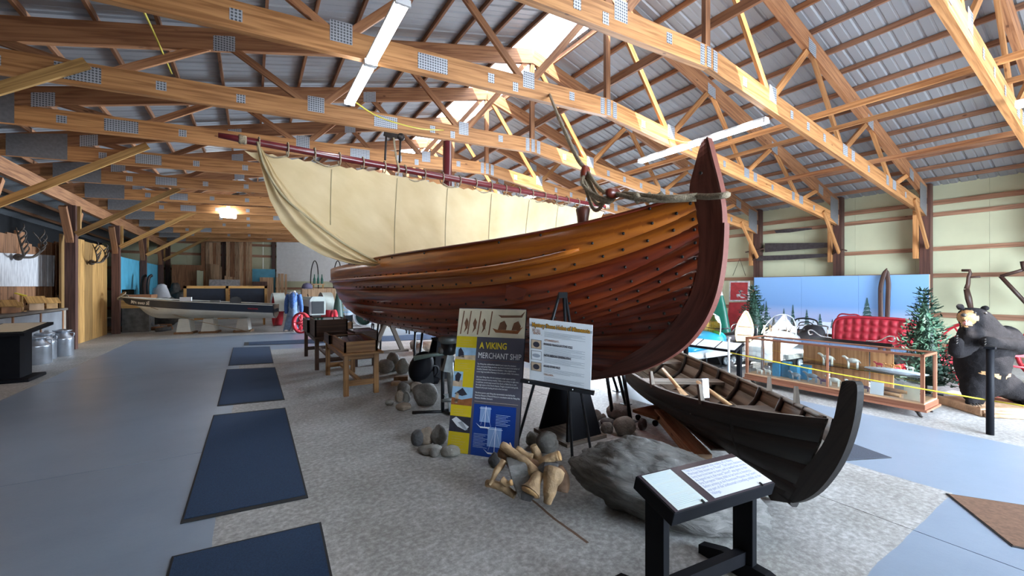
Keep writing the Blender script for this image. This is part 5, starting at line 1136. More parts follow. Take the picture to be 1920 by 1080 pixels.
def wheel(t, c, r, rz, m='wheel_red', ns=12, w=.045):
    M_ = Matrix.Rotation(rz, 3, 'Z') @ Matrix.Rotation(pi/2, 3, 'X')
    prof = [(r-.045, -w/2), (r, -w/2), (r, w/2), (r-.045, w/2), (r-.045, -w/2)]
    wo = MB().lathe(prof, 36, c, M_, caps=False).build('wheel', m, t); MB().lathe([(.0, -w*1.2), (.05, -w*1.2), (.06, 0), (.05, w*1.2), (0, w*1.2)], 12, c, M_).build('hub', m, wo)
    for k in range(ns):
        a = 2*pi*k/ns; MB().tube([V(c)+M_ @ V((.05*cos(a), .05*sin(a), 0)), V(c)+M_ @ V(((r-.03)*cos(a), (r-.03)*sin(a), 0))], [.016, .012], 6).build('spoke', m, wo)
    return wo
wg = thing('wagon_gear', 'red spoked wagon running gear behind the bear', 'wagon', (9.4, 1.6, 0))
wheel(wg, (-.35, -.12, .5), .5, 1.2); wheel(wg, (.35, -1.0, .5), .5, 1.2)
wheel(wg, (.9, .25, .5), .5, 1.2); wheel(wg, (1.4, -.6, .5), .5, 1.2)
MB().beam((-.35, -.12, .5), (.9, .25, .5), .09, .09).build('axle', 'wheel_red', wg); MB().beam((.35, -1.0, .5), (1.4, -.6, .5), .09, .09).build('axle', 'wheel_red', wg); MB().beam((.3, .1, .5), (-1.2, .72, .34), .08, .1).build('tongue', 'wheel_red', wg); MB().beam((.25, .1, .58), (.85, -.8, .58), .09, .09).build('reach_pole', 'wheel_red', wg); MB().beam((-.5, .3, .45), (-.75, .42, .75), .06, .06).build('brake_bar', 'wheel_red', wg)
# ================================================================ black bear, standing, on a slab of logs
plain('bear_fur', (.007, .006, .007), .9, var=.35, scale=20, bump=.5, bscale=90, spec=.2); plain('bear_tan', (.36, .20, .08), .7, var=.25, scale=30, bump=.5, bscale=80); plain('bear_mouth', (.55, .22, .2), .4, var=.1); plain('tooth', (.8, .77, .68), .35, var=0); plain('claw', (.05, .045, .04), .35, var=0)
K = .0070
bear = thing('black_bear', 'mounted black bear standing upright with open mouth and folded forepaws', 'bear', (8.1, 1.36, .10), -YAW)
def bp(px, py, y=0): return V(((px-1840)*K, y, (757-py)*K))
mbd = bpy.data.metaballs.new('bear_body'); mbd.resolution = .022; mbd.render_resolution = .022; mbd.threshold = .35
def ball(p, r):
    e = mbd.elements.new(type='BALL'); e.co = p; e.radius = r*1.27; e.stiffness = 2
def chain(pts, rs, n=6):
    P = bez(pts, n); m = len(P)-1
    for i, p in enumerate(P):
        f = i/m*(len(rs)-1); k = min(int(f), len(rs)-2); ball(p, rs[k]+(rs[k+1]-rs[k])*(f-k))
chain([bp(1846, 725, .02), bp(1842, 690, .02), bp(1848, 655, .03), bp(1842, 625, .02)], [.20, .255, .265, .20])
chain([bp(1842, 622, .02), bp(1830, 606, -.01)], [.17, .165], 3)
ball(bp(1822, 603, -.02), .165); ball(bp(1812, 598, -.03), .13)
chain([bp(1808, 600, -.06), bp(1797, 598, -.09), bp(1792, 597, -.10)], [.085, .062, .05], 3)
chain([bp(1806, 614, -.05), bp(1799, 620, -.08)], [.07, .042], 3)
for c in (bp(1799, 580, .0), bp(1852, 583, .04)): ball(c, .045)
chain([bp(1812, 632, -.06), bp(1792, 652, -.12), bp(1774, 662, -.12), bp(1768, 642, -.16)], [.13, .095, .075, .07])          # forepaw held to the left
chain([bp(1880, 632, -.02), bp(1888, 652, -.1), bp(1860, 646, -.24), bp(1822, 642, -.28), bp(1800, 640, -.29)], [.14, .11, .085, .07, .07])   # forearm across the belly
chain([bp(1826, 725, -.02), bp(1816, 742, -.06), bp(1818, 752, -.06)], [.16, .105, .075]); chain([bp(1820, 752, -.06), bp(1800, 754, -.12)], [.075, .06], 3)
chain([bp(1868, 720, .0), bp(1894, 735, -.04), bp(1908, 748, -.06), bp(1912, 753, -.06)], [.18, .13, .1, .075]); chain([bp(1912, 753, -.06), bp(1896, 755, -.16)], [.075, .06], 3)
mo = bpy.data.objects.new('bear_meta', mbd); C.objects.link(mo)
dg = bpy.context.evaluated_depsgraph_get(); dg.update(); me = bpy.data.meshes.new_from_object(mo.evaluated_get(dg)); bpy.data.objects.remove(mo)
me.materials.clear(); me.materials.append(MATS['bear_fur']); me.materials.append(MATS['bear_tan'])
sn = bp(1796, 600, -.08)
for p in me.polygons:
    p.use_smooth = True
    c = p.center
    if (c-sn).length < .115 or (c.y < -.12 and abs(c.z-(bp(0, 706).z-abs(c.x-.02)*-.28)) < .022 and .03 < abs(c.x-.02) < .2 and c.z < .5): p.material_index = 1
for v in me.vertices:
    n_ = mnoise.noise(v.co*26)*.007+mnoise.noise(v.co*60)*.005; v.co += v.normal*n_
inst('body', me, bear)
MB().sphere(bp(1787.5, 594, -.12), (.03, .03, .024), 10).build('nose', 'claw', bear)
MB().sphere(bp(1795, 609, -.11), (.05, .035, .03), 10).build('mouth', 'bear_mouth', bear)
for dx, dz, s in ((-8, 2, -1), (-4, 2, -1), (-8, -6, 1), (-3, -5, 1)): MB().tube([bp(1797+dx, 610+dz*1.2, -.135), bp(1797+dx, 610+dz*1.2+s*4, -.137)], [.009, .002], 6).build('tooth', 'tooth', bear)
for px, y in ((1806, -.13), (1822, -.155)): MB().sphere(bp(px, 590, y), .014, 8).build('eye', 'claw', bear)
for (cx, cy, cyy, dx) in ((1766, 636, -.21, -1), (1797, 640, -.33, -1)):
    for k in range(4): MB().tube([bp(cx-4, cy-6+4*k, cyy), bp(cx-9, cy-5+4.4*k, cyy-.02)], [.009, .003], 5).build('claw', 'claw', bear)
for (cx, cyy) in ((1800, -.17), (1896, -.21)):
    for k in range(4): MB().tube([bp(cx-8+5*k, 754, cyy), bp(cx-9+5*k, 757, cyy-.04)], [.01, .003], 5).build('claw', 'claw', bear)
plain('base_tan', (.42, .26, .15), .75, var=.3, scale=9, bump=.6)
pb = thing('log_base', 'rough tan log slab base under the bear', 'base', (8.1, 1.36, 0), -YAW)
MB().prism([(-.38, -.32, 0), (.05, -.4, 0), (.62, -.3, 0), (.75, .2, 0), (-.3, .3, 0)], (0, 0, .10)).build('slab', 'base_tan', pb, bevel=.015)
for k in range(3): MB().tube([(-.36, -.36+.04*k, .03+.03*k), (.1, -.44+.03*k, .03+.03*k)], .028, 8).build('log_edge', 'base_tan', pb)
MB().tube(bez([(.3, -.3, .13), (.5, -.34, .17), (.72, -.32, .14)], 4), .022, 6).build('twig', 'lumber', pb)
# ================================================================ things hung on and leaning at the right wall
plain('saw_steel', (.055, .05, .055), .5, .5, var=.3, scale=12); WX = XH-.03
def wpt(px, py, X=WX): return ATX(px, py, X)
def flat(name, lab, cat, px, m, grp=None, th=.012, X=WX):
    P = [wpt(a, b_, X) for a, b_ in px]; o = MB().prism(P, (th, 0, 0)).build(name, m, loc=P[0]); return tag(o, lab, cat, grp)
def saw(lab, px, hand):
    P = [wpt(*q) for q in px]; c = P[0]; t = thing('crosscut_saw', lab, 'saw', tuple(c), 0, 'old saws on the wall')
    MB().prism(P, (.01, 0, 0)).build('blade', 'saw_steel', t, world=True)
    for h in hand: MB().tube(bez([wpt(*q) for q in h], 4), .022, 6).build('handle', 'old_ski', t, world=True)
saw('upper wide saw blade hanging on the right wall', [(1434, 456), (1553, 455), (1553, 464), (1434, 473)], [[(1434, 466), (1415, 470), (1398, 473)]])
saw('lower long toothed saw hanging on the right wall', [(1418, 480), (1480, 478), (1560, 475), (1560, 481), (1480, 487)]+[(1418+0, 489)], [[(1560, 477), (1575, 468), (1588, 470)], [(1418, 484), (1410, 488)]])
saw('narrow dark saw lying on the top girt of the right wall', [(1452, 432), (1478, 429), (1522, 427), (1522, 430), (1480, 436), (1455, 437)], [])
t = thing('scythe', 'dark old scythe-like tool hanging above the bear', 'tool', tuple(wpt(1815, 520)))
MB().tube([wpt(1803, 507), wpt(1818, 507), wpt(1819, 512), wpt(1816, 520), wpt(1815, 532), wpt(1812, 542)], [.03, .035, .035, .035, .04, .05], 7).build('shaft', 'old_ski', t, world=True); MB().tube([wpt(1812, 542), wpt(1816, 560), wpt(1821, 582)], [.05, .06, .045], 7).build('shaft', 'old_ski', t, world=True); MB().tube([wpt(1815, 520), wpt(1838, 519)], .025, 6).build('grip', 'old_ski', t, world=True)
t = thing('angle_tool', 'dark angled wooden frame tool on the wall at the right edge', 'tool', tuple(wpt(1880, 520)))
MB().tube([wpt(1876, 518), wpt(1900, 511), wpt(1922, 505)], .035, 7).build('arm', 'old_ski', t, world=True); MB().tube([wpt(1876, 518), wpt(1925, 570)], .038, 7).build('arm', 'old_ski', t, world=True); MB().tube([wpt(1917, 490), wpt(1921, 508)], .04, 7).build('tip', 'old_ski', t, world=True)
tag(MB().tube([wpt(1374, 517), wpt(1387, 485), wpt(1398, 517)], .008, 5).build('wire_hanger', 'iron', loc=wpt(1387, 485)), 'thin wire hung in a triangle beside the ship bow', 'wire')
plain('sled_red', (.30, .025, .03), .55, var=.25, scale=7); plain('worn_white', (.42, .40, .40), .6, var=.3, scale=9); plain('canoe_green', (.0, .13, .085), .4, var=.1)
P = [ATX(a, b_, 13.3) for a, b_ in ((1367, 567), (1404, 567), (1402, 640), (1364, 640))]
t = thing('red_sign', 'tall weathered red and white metal board leaning by the fir tree', 'sign', tuple(V((13.3, P[2].y, 0))))
MB().prism([(13.3, p.y, max(0, p.z)) for p in P[:2]]+[(13.2, P[2].y, 0), (13.2, P[3].y, 0)], (.03, 0, 0)).build('lower_board', 'sled_red', t, world=True)
P = [ATX(a, b_, 13.3) for a, b_ in ((1368, 527), (1405, 527), (1404, 565), (1367, 565))]
MB().prism(P, (.03, 0, 0)).build('upper_board', 'worn_white', t, world=True); c = sum(P, V())/4; MB().prism([c+(p-c)*.86+V((-.004, 0, 0)) for p in P], (.003, 0, 0)).build('red_field', 'sled_red', t, world=True)
rg = random.Random(4)
for k in range(9):
    q = c+V((-.008, rg.uniform(-.22, .22), rg.uniform(-.22, .1))); MB().prism([q+V((0, rg.uniform(-.1, .1), rg.uniform(-.05, .05))) for _ in range(4)], (.002, 0, 0)).build('worn_patch', 'worn_white', t, world=True)
P = bez([ATX(a, b_, 12.6) for a, b_ in ((1350, 530), (1353, 560), (1354, 590), (1353, 625), (1345, 660))], 5)
cn_ = thing('green_canoe', 'green and white canoe end standing upright behind the ship bow', 'canoe', (12.6, P[0].y, 0))
def canoe_fn(m0, m1):
    def fn(u, v):
        h = m0+(m1-m0)*u; z = h; w = .42*max(0, 1-((z-.0)/1.75))**.55+.02; a = pi*(v-.5)*1.1; return (12.75+.35*w-.45*w*cos(a)*1.0, P[0].y+.25+w*sin(a), z)
    return fn
MB().grid(canoe_fn(0, 1.35), 14, 12).build('hull_lower', 'canoe_green', cn_, world=True); MB().grid(canoe_fn(1.35, 1.72), 6, 12).build('hull_tip', 'sled_white', cn_, world=True); MB().grid(canoe_fn(1.33, 1.36), 2, 12).build('stripe', 'print_white', cn_, world=True)
# snowshoe
plain('web_brown', (.12, .085, .05), .8, var=.3, scale=40)
ss = thing('snowshoe', 'wooden snowshoe standing in front of the left fir tree', 'snowshoe', tuple(AT(1394, 640, 8.2)))
def sp_(px, py): return AT(px, py, 8.2+.006*(py-640)*-.5)
P = bez([sp_(1382, 640), sp_(1380, 625), sp_(1383, 610), sp_(1390, 596), sp_(1399, 584), sp_(1407, 598), sp_(1411, 612), sp_(1411, 626), sp_(1406, 640)], 5)
MB().tube(P, .018, 6).build('rim', 'oar_wood', ss, world=True); MB().prism([p+V((.0, .01, 0)) for p in P], (.004, .006, 0)).build('webbing', 'web_brown', ss, world=True)
for a, b_ in (((1384, 610), (1409, 612)), ((1381, 626), (1411, 627))): MB().tube([sp_(*a), sp_(*b_)], .016, 6).build('crossbar', 'oar_wood', ss, world=True)
for i, (a, b_) in enumerate((((1433, 640), (1433, 610)), ((1437, 640), (1444, 609)))):
    p, q = AT(*a, 8.4), AT(*b_, 8.4); p = V((p.x, p.y, 0)); tag(MB().tube([p, q], .018, 6).build('wooden_pole', 'oar_wood', loc=p), ['upright', 'slanting'][i]+' pale pole standing behind the left end of the showcase', 'pole', 'poles by the showcase')
plain('pelt_brown', (.10, .05, .04), .9, var=.4, scale=12, bump=.8)
p = AT(1475, 628, 9.6); o = MB().tube(bez([V((p.x-.5, p.y+.4, .52)), V((p.x, p.y, .58)), V((p.x+.4, p.y-.5, .5))], 5), [.05, .08, .07, .09, .06, .08, .09, .07, .08, .05, .04], 8).build('rope_bundle', 'pelt_brown', loc=(p.x, p.y, .5)); tag(o, 'brown knotted bundle behind the showcase top', 'bundle')
t = thing('black_chair', 'black metal chair back showing above the showcase', 'chair', tuple(V((10.95, 4.6, 0))))
MB().tube(bez([(0, -.25, .45), (0, -.24, .78), (0, -.1, .86), (0, .1, .86), (0, .24, .78), (0, .25, .45)], 6), .018, 7).build('back_frame', 'black_steel', t); MB().tube(bez([(0, -.15, .6), (0, -.12, .76), (0, .12, .76), (0, .15, .6)], 5), .012, 6).build('inner_frame', 'black_steel', t); MB().b2((-.45, -.22, .42), (.02, .22, .46)).build('seat', 'black_steel', t)
for x in (-.42, 0): 
    for y in (-.2, .2): MB().tube([(x, y, 0), (x, y, .43)], .014, 6).build('leg', 'black_steel', t)
t = thing('windsor_chair', 'grey spindle chair beside the red sleigh seat', 'chair', (10.75, 3.78, 0))
MB().tube(bez([(.2, -.25, .45), (.22, -.2, .95), (.22, 0, 1.0), (.22, .2, .95), (.2, .25, .45)], 5), .016, 6).build('bow', 'velvet_red', t); MB().b2((-.25, -.25, .42), (.25, .25, .46)).build('seat', 'motor_grey', t)
for y in (-.15, -.05, .05, .15): MB().tube([(.2, y, .45), (.22, y*.9, .95)], .009, 5).build('spindle', 'motor_grey', t)
MB().tube([(.2, -.27, .68), (-.25, -.3, .68)], .02, 6).build('arm_rest', 'motor_green', t)
for x in (-.2, .2):
    for y in (-.2, .2): MB().tube([(x*1.1, y*1.1, 0), (x, y, .43)], .014, 6).build('leg', 'motor_grey', t)
t = thing('timber_stack', 'stack of grey weathered timbers behind the amber windshield', 'timber', tuple(AT(1315, 660, 9.4).xy)+(0,))
for k in range(4): MB().beam((-.7, -.15+.1*(k % 2), .1+.2*k), (.7, .1, .1+.2*k), .22, .19).build('timber', 'beam_grey', t)
# ================================================================ lamps
emis('tube_light', (.92, .97, 1), 22); plain('fixture_white', (.7, .72, .75), .4, var=.03); plain('cord_yellow', (.55, .45, .06), .6, var=.1)
def fixture(lab, x, y0, z, n=2):
    t = thing('fluorescent_light', lab, 'light', (x, y0, z), 0, 'fluorescent lights')
    for k in range(n):
        y = 1.24*k
        MB().b2((-.055, y, .03), (.055, y+1.22, .06)).build('housing', 'fixture_white', t)
        for s in (-1, 1): MB().tube([(s*.032, y+.03, .0), (s*.032, y+1.19, .0)], .03, 10).build('tube', 'tube_light', t)
        for e in (.0, 1.19): MB().b2((-.07, y+e, -.025), (.07, y+e+.03, .03)).build('end_cap', 'fixture_white', t)
    return t
fixture('bright fluorescent light at the top centre left, pointing into the picture', 1.15, 3.68, 4.16)
fixture('bright fluorescent light above the ship bow at the upper right', 6.66, 3.32, 4.13)
fixture('fluorescent light at the right edge under the nearest truss', 8.35, -1.35, 3.93)
fixture('fluorescent light in the row farther behind the sail on the right', 6.66, 9.5, 4.13); fixture('fluorescent light farthest along the right hand row', 6.66, 15.7, 4.13)
lp = AT(428, 400, 14.6); t = thing('flood_lamp', 'small bright lamp on a far truss above the white motorboat', 'light', tuple(lp))
MB().b2((-.24, -.12, -.16), (.24, .1, .16)).build('glowing_cover', 'tube_light', t, bevel=.04); MB().b2((-.05, .0, .16), (.05, .06, .25)).build('bracket', 'fixture_white', t)
for lab, pts in (('yellow cord sagging from the left fluorescent light', [(1.15, 6.15, 4.25), (1.6, 6.3, 4.13), (2.3, 6.6, 4.2), (3.0, 7.2, 4.5)]), ('yellow cord hanging loose at the upper left', [tuple(AT(268, 18, 4.2)), tuple(AT(290, 65, 5.0)), tuple(AT(322, 138, 6.4))]), ('yellow cord sagging by the right fluorescent light', [tuple(ATX(1165, 233, 6.6)), (6.6, 4.7, 4.2), (6.66, 4.3, 4.2)])):
    P = bez(pts, 6); tag(MB().tube(P, .012, 5).build('power_cord', 'cord_yellow', loc=P[0]), lab, 'cord', 'yellow power cords')
# ================================================================ left aisle things
plain('milk_can', (.42, .45, .50), .32, .85, var=.15, scale=6); plain('grey_panel', (.22, .23, .25), .5, var=.2, scale=3); plain('beige_panel', (.32, .27, .22), .6, var=.15); plain('antler', (.05, .035, .025), .7, var=.3, scale=20)
def can(lab, px, by, r, h):
    p = FL(px, by); t = thing('milk_can', lab, 'milk can', tuple(p), 0, 'steel milk cans')
    MB().lathe([(r*.97, 0), (r, .01), (r, h*.62), (r*1.02, h*.64), (r*.95, h*.68), (r*.62, h*.80), (r*.6, h*.90)], 26).build('body', 'milk_can', t)
    MB().lathe([(r*.6, h*.89), (r*.82, h*.93), (r*.84, h*.96), (r*.5, h*.97), (r*.3, h*1.0)], 24).build('lid', 'milk_can', t)
    for s in (-1, 1): MB().tube(bez([(s*r*.62, 0, h*.86), (s*r*1.0, 0, h*.84), (s*r*.95, 0, h*.7)], 4), .012, 6).build('handle', 'milk_can', t)
can('steel milk can nearest the viewer', 68, 682, .225, .58); can('steel milk can hidden behind the nearest one', 83, 674, .19, .60); can('tall steel milk can on the right beside the post', 117, 667, .19, .62)
ct = thing('service_counter', 'grey counter with beige end panel between two aisle posts', 'counter', (-4.28, 12.9, 0))
for k in range(3): MB().b2((.24, -2.0+1.28*k, .08), (.27, -2.0+1.28*k+1.25, 1.0)).build('front_panel', 'grey_panel', ct)
for k in range(4): MB().b2((.22, -2.05+1.28*k, .0), (.29, -2.0+1.28*k, 1.02)).build('stile', 'plank_dark', ct)
MB().b2((-.24, -2.1, 1.02), (.32, 2.0, 1.07)).build('worktop', 'beam_grey', ct); MB().b2((-.24, 1.84, 0), (.29, 1.98, 1.02)).build('end_panel', 'beige_panel', ct)
bh = MB().prism([(-.09, -.1, 0), (.09, -.1, 0), (.09, -.1, .16), (0, -.1, .25), (-.09, -.1, .16)], (0, .2, 0))
def birdhouse(lab, px, s, m):
    y = ATX(px, 575, -4.22).y
    t = thing('birdhouse', lab, 'birdhouse', (-4.22, y, 1.07), -.9, 'birdhouses on the counter')
    MB().prism([(-.09*s, -.1*s, 0), (.09*s, -.1*s, 0), (.09*s, -.1*s, .16*s), (0, -.1*s, .25*s), (-.09*s, -.1*s, .16*s)], (0, .2*s, 0)).build('box', m, t)
    for q in (-1, 1): MB().beam((0, 0, .262*s), (q*.14*s, 0, .135*s), .28*s, .016, (0, 0, 1)).build('roof', 'plank_gold', t)
    MB().lathe([(.025*s, -.004), (.025*s, .004)], 10, (0, -.1*s, .12*s), Matrix.Rotation(pi/2, 3, 'X')).build('entrance', 'black_paint', t)
birdhouse('brown birdhouse leftmost on the counter', 12, 1.0, 'plank_dark'); birdhouse('small dark birdhouse second on the counter', 26, .8, 'plank_dark'); birdhouse('yellow roofed birdhouse with pale front on the counter', 64, 1.2, 'lumber'); birdhouse('birdhouse nearest the post on the counter', 94, 1.0, 'plank_gold')
t = thing('feeder_post', 'little yellow bird feeder on a post among the birdhouses', 'bird feeder', (-4.22, ATX(40, 575, -4.22).y, 1.07)); MB().b2((-.02, -.02, 0), (.02, .02, .36)).build('post', 'plank_gold', t); MB().beam((-.08, 0, .40), (.06, 0, .34), .14, .02).build('roof', 'board_yellow', t); MB().b2((-.06, -.06, 0), (.06, .06, .015)).build('foot', 'plank_gold', t)
def poster():
    m, nt, b = _new('faded_poster'); tc = N(nt, 'ShaderNodeTexCoord'); mp = N(nt, 'ShaderNodeMapping'); mp.inputs['Scale'].default_value = (1, 9, 2); no = N(nt, 'ShaderNodeTexNoise'); no.inputs['Scale'].default_value = 1.6; no.inputs['Detail'].default_value = 8
    nt.links.new(tc.outputs['Object'], mp.inputs[0]); nt.links.new(mp.outputs[0], no.inputs[0]); r = ramp(nt, [(.3, (.36, .35, .37)), (.6, (.60, .59, .60))]); nt.links.new(no.outputs[0], r.inputs[0]); nt.links.new(r.outputs[0], b.inputs['Base Color'])
poster()
P = [ATX(a, b_, -4.5) for a, b_ in ((-60, 471), (104, 479), (101, 537), (-60, 537))]; o = MB().prism(P, (-.02, 0, 0)).build('poster', 'faded_poster', loc=P[0]); tag(o, 'wide faded white chart on the dark booth wall', 'poster')
P = ATX(110, 559, -4.54); o = MB().b2((-.01, -.06, -.09), (.01, .06, .09)).build('switch_plate', 'grey_panel'); o.location = P; tag(o, 'small grey switch plate on the booth wall near the post', 'switch')
def antlers(lab, c, s, seed):
    rg = random.Random(seed); t = thing('antlers', lab, 'antlers', tuple(c), 0, 'antler mounts')
    MB().sphere((0, 0, 0), (.08, .1, .08), 8).build('skull_plate', 'antler', t)
    for q in (-1, 1):
        main = bez([(0, 0, 0), (.15, q*.25*s, .02), (.2, q*.5*s, .18*s), (.18, q*.6*s, .45*s), (.1, q*.45*s, .68*s)], 4); MB().tube(main, [.032-.0014*i for i in range(len(main))], 6).build('beam', 'antler', t)
        for k in (4, 7, 9, 11, 13): MB().tube(bez([main[k], main[k]+V((.08, rg.uniform(-.08, .12)*q, .15)), main[k]+V((.06, rg.uniform(-.1, .1)*q, .28*s))], 3), [.02, .018, .016, .012, .009, .006, .004], 5).build('tine', 'antler', t)
antlers('dark antlers hanging above the faded chart', ATX(34, 482, -4.4), .9, 3); antlers('dark antlers on the gold plank wall beside the post', ATX(172, 492, -4.05), .75, 6)
t = thing('exhibit_table', 'black pedestal table with papers on a slanted top at the left edge', 'table', (-3.5, 10.6, 0))
MB().prism([(-.28, -.6, .80), (.34, -.62, .80), (.36, .5, .9), (-.28, .48, .9)], (0, 0, .05)).build('slanted_top', 'black_paint', t); MB().prism([(-.23, -.5, .866), (.29, -.52, .866), (.3, .4, .948), (-.23, .4, .948)], (0, 0, .006)).build('papers', 'board_cream', t)
MB().b2((-.17, -.24, .05), (.17, .22, .82)).build('pedestal', 'black_paint', t); MB().b2((-.25, -.36, 0), (.32, .34, .06)).build('foot', 'black_paint', t, bevel=.02)
p = FL(172, 624); t = thing('green_flywheel', 'old dark green spoked wheel leaning on the gold planks', 'wheel', (p.x+.1, p.y-.4, .08)); plain('wheel_green', (.01, .04, .03), .5, var=.2)
wheel(t, (0, 0, .48), .48, 1.2, 'wheel_green', 6, .09)
for k, (z, w) in enumerate(((0, .42), (.09, .38))): 
    o = MB().lathe([(w, 0), (w, .07), (w*.97, .085)], 24).build('wood_disc', 'block_wood'); o.location = (p.x+.55, p.y+.1, z); tag(o, ['lower', 'upper'][k]+' round wooden slab lying by the green wheel', 'wood slab', 'wooden slabs')
# ================================================================ white motorboat on stands
plain('boat_navy', (.02, .03, .05), .3, var=.1, coat=.3); plain('boat_white', (.62, .64, .60), .35, var=.06, coat=.3)
A_ = AT(226, 570, 13.7); B_ = AT(517, 575, 15.3); bl = V((B_.x-A_.x, B_.y-A_.y, 0)); LB = bl.length; ba = bl.normalized(); bn = V((ba.y, -ba.x, 0))
if bn.dot(V((A_.x, A_.y, 0))) > 0: bn = -bn
mbt = thing('motorboat', 'white and navy wooden motorboat on three white stands', 'boat', (A_.x, A_.y, 0))
def wb_s(f): return .62*(1-(1-min(1, f*1.9))**2.2)
def bpt(f, side, lev):
    # lev 0 rail, 1 stripe bottom, 2 bilge, 3 keel
    w = wb_s(f); zr_ = 1.22-.27*f+.05*(1-f)**3; zk = .56-.10*f+.5*max(0, 1-f/.22)**2.2
    ws = [w, w*.95, w*.75, .03]; zs_ = [zr_, zr_-.25-.02*f, zk+.10+.1*(1-f), zk]; zz = max(zs_[lev], zk) if lev else zr_
    return V((A_.x, A_.y, 0))+ba*(LB*f+(.14*lev*(1-f)**4))+bn*(side*ws[lev])+V((0, 0, zz))
for side in (1, -1):
    for lev, m, nm in ((0, 'boat_navy', 'topside_band'), (1, 'boat_white', 'hull_side'), (2, 'boat_white', 'hull_bottom')):
        MB().grid(lambda u, v: bpt(u, side, lev).lerp(bpt(u, side, lev+1), v)+bn*side*(.03*sin(pi*v) if lev == 1 else 0), 30, 5).build(nm, m, mbt, world=True)
    MB().tube([bpt(i/24, side, 0) for i in range(25)], .02, 6).build('gunwale', 'boat_white', mbt, world=True)
MB().prism([bpt(1, 1, k) for k in range(4)]+[bpt(1, -1, k) for k in range(3, -1, -1)], ba*.02).build('transom', 'boat_navy', mbt, world=True)
MB().grid(lambda u, v: bpt(u*.28, 1, 0).lerp(bpt(u*.28, -1, 0), v)-V((0, 0, .02)), 8, 6).build('foredeck', 'boat_white', mbt, world=True)
MB().lathe([(.18, 0), (.16, .02), (.18, .02)], 14, bpt(.72, 0, 0)+V((0, 0, .08)), Matrix.Rotation(.9, 3, 'X')).build('steering_wheel', 'black_steel', mbt, world=True)
for f in (.33, .55, .78): MB().beam(bpt(f, .9, 0)-V((0, 0, .12)), bpt(f, -.9, 0)-V((0, 0, .12)), .25, .03).build('bench', 'boat_white', mbt, world=True)
text('registration', 'MN 6665 SE', .17, 'print_white', mbt, M4[mbt.name].inverted() @ frame(bpt(.055, 1, 0).lerp(bpt(.055, 1, 1), .75)+bn*.03, bpt(.2, 1, 0)-bpt(.055, 1, 0), (0, 0, 1)), width=.62, bold=.004)
MB().tube([bpt(.83+.003*i, 1, 0).lerp(bpt(.83+.003*i, 1, 1), .55)+bn*.012+V((0, 0, .028*sin(i*1.9)*(1 if i % 5 else 1.5))) for i in range(24)], .009, 5).build('red_script', 'wheel_red', mbt, world=True)
for k in range(4): MB().tube([bpt(.0, 0, 0)+ba*(.02+.03*k)+V((0, 0, -.02+.02*k))+bn*(.14*cos(a))+V((0, 0, .1*sin(a)+.02))+ba*.06*sin(a*2) for a in [2*pi*j/14 for j in range(14)]], .018, 5, closed=True).build('rope_coil', 'rope', mbt, world=True)
for k, f in enumerate((.395, .55, .775)):
    p = V((A_.x, A_.y, 0))+ba*(LB*f)+bn*.25; zt2 = .56-.10*f-.005; q = thing('boat_stand', ['left', 'middle', 'right'][k]+' white tapered stand under the motorboat', 'stand', tuple(p), 0, 'white boat stands'); wd = .5
    MB().prism([p+(-ba*.2)+V((0, 0, .07)), p+ba*.2+V((0, 0, .07)), p+ba*.15+V((0, 0, zt2)), p-ba*.13+V((0, 0, zt2))], -bn*.5).build('body', 'boat_white', q, world=True)
    MB().prism([p-ba*.27, p+ba*.27, p+ba*.27+V((0, 0, .07)), p-ba*.27+V((0, 0, .07))], -bn*.5).build('pallet_foot', 'block_wood', q, world=True)
for f, s, h, l in ((.435, .16, .13, 'folded white card on the rim of the motorboat'), (.62, .14, .07, 'dark and white box lying on the motorboat')):
    p = bpt(f, 1, 0); o = MB().b2((-s, -.02, 0), (s, .06, h)).build('boat_card', 'paper' if h > .1 else 'motor_grey'); o.location = p+V((0, 0, .02)); o.rotation_euler = (0, 0, atan2(ba.y, ba.x)); tag(o, l, 'card')
tag(MB().tube(bez([bpt(.2, 1, 1)+bn*.05, bpt(.45, 1, 3)+bn*.5, FL(470, 622, .2)], 5), .012, 5).build('mooring_line', 'rope', loc=bpt(.2, 1, 1)), 'thin dark line running from the motorboat bow down to the floor', 'rope')
# firewood under the boat bow
rg = random.Random(9)
for k in range(26):
    px = 238+rg.uniform(0, 75); lvl = rg.choice([0, 0, 1, 2]) if px < 285 else 0; p = FL(px, 622-rg.uniform(0, 8)); a = rg.uniform(-.5, .9); d = V((cos(a), sin(a), rg.uniform(-.1, .25)))*rg.uniform(.18, .32); c = p+V((0, 0, .08+.13*lvl))
    o = MB().tube([c-d, c+d], rg.uniform(.05, .09), 5).build('firewood', rg.choice(['beam_grey', 'plank_dark', 'stone_dark']), loc=c); tag(o, 'split log in the firewood heap under the motorboat bow', 'firewood', 'firewood heap')
# ================================================================ far end: panels, lumber and clutter along the far wall
FY = YF-.35
def pan_(name, lab, cat, px0, py0, px1, py1, Y, m, th=.04, grp=None, ground=True):
    a = ATY(px0, py0, Y); b_ = ATY(px1, py1, Y); z0 = 0 if ground else b_.z
    o = MB().b2((a.x, Y, z0), (b_.x, Y+th, a.z)).build(name, m, loc=(a.x, Y, z0)); return tag(o, lab, cat, grp)
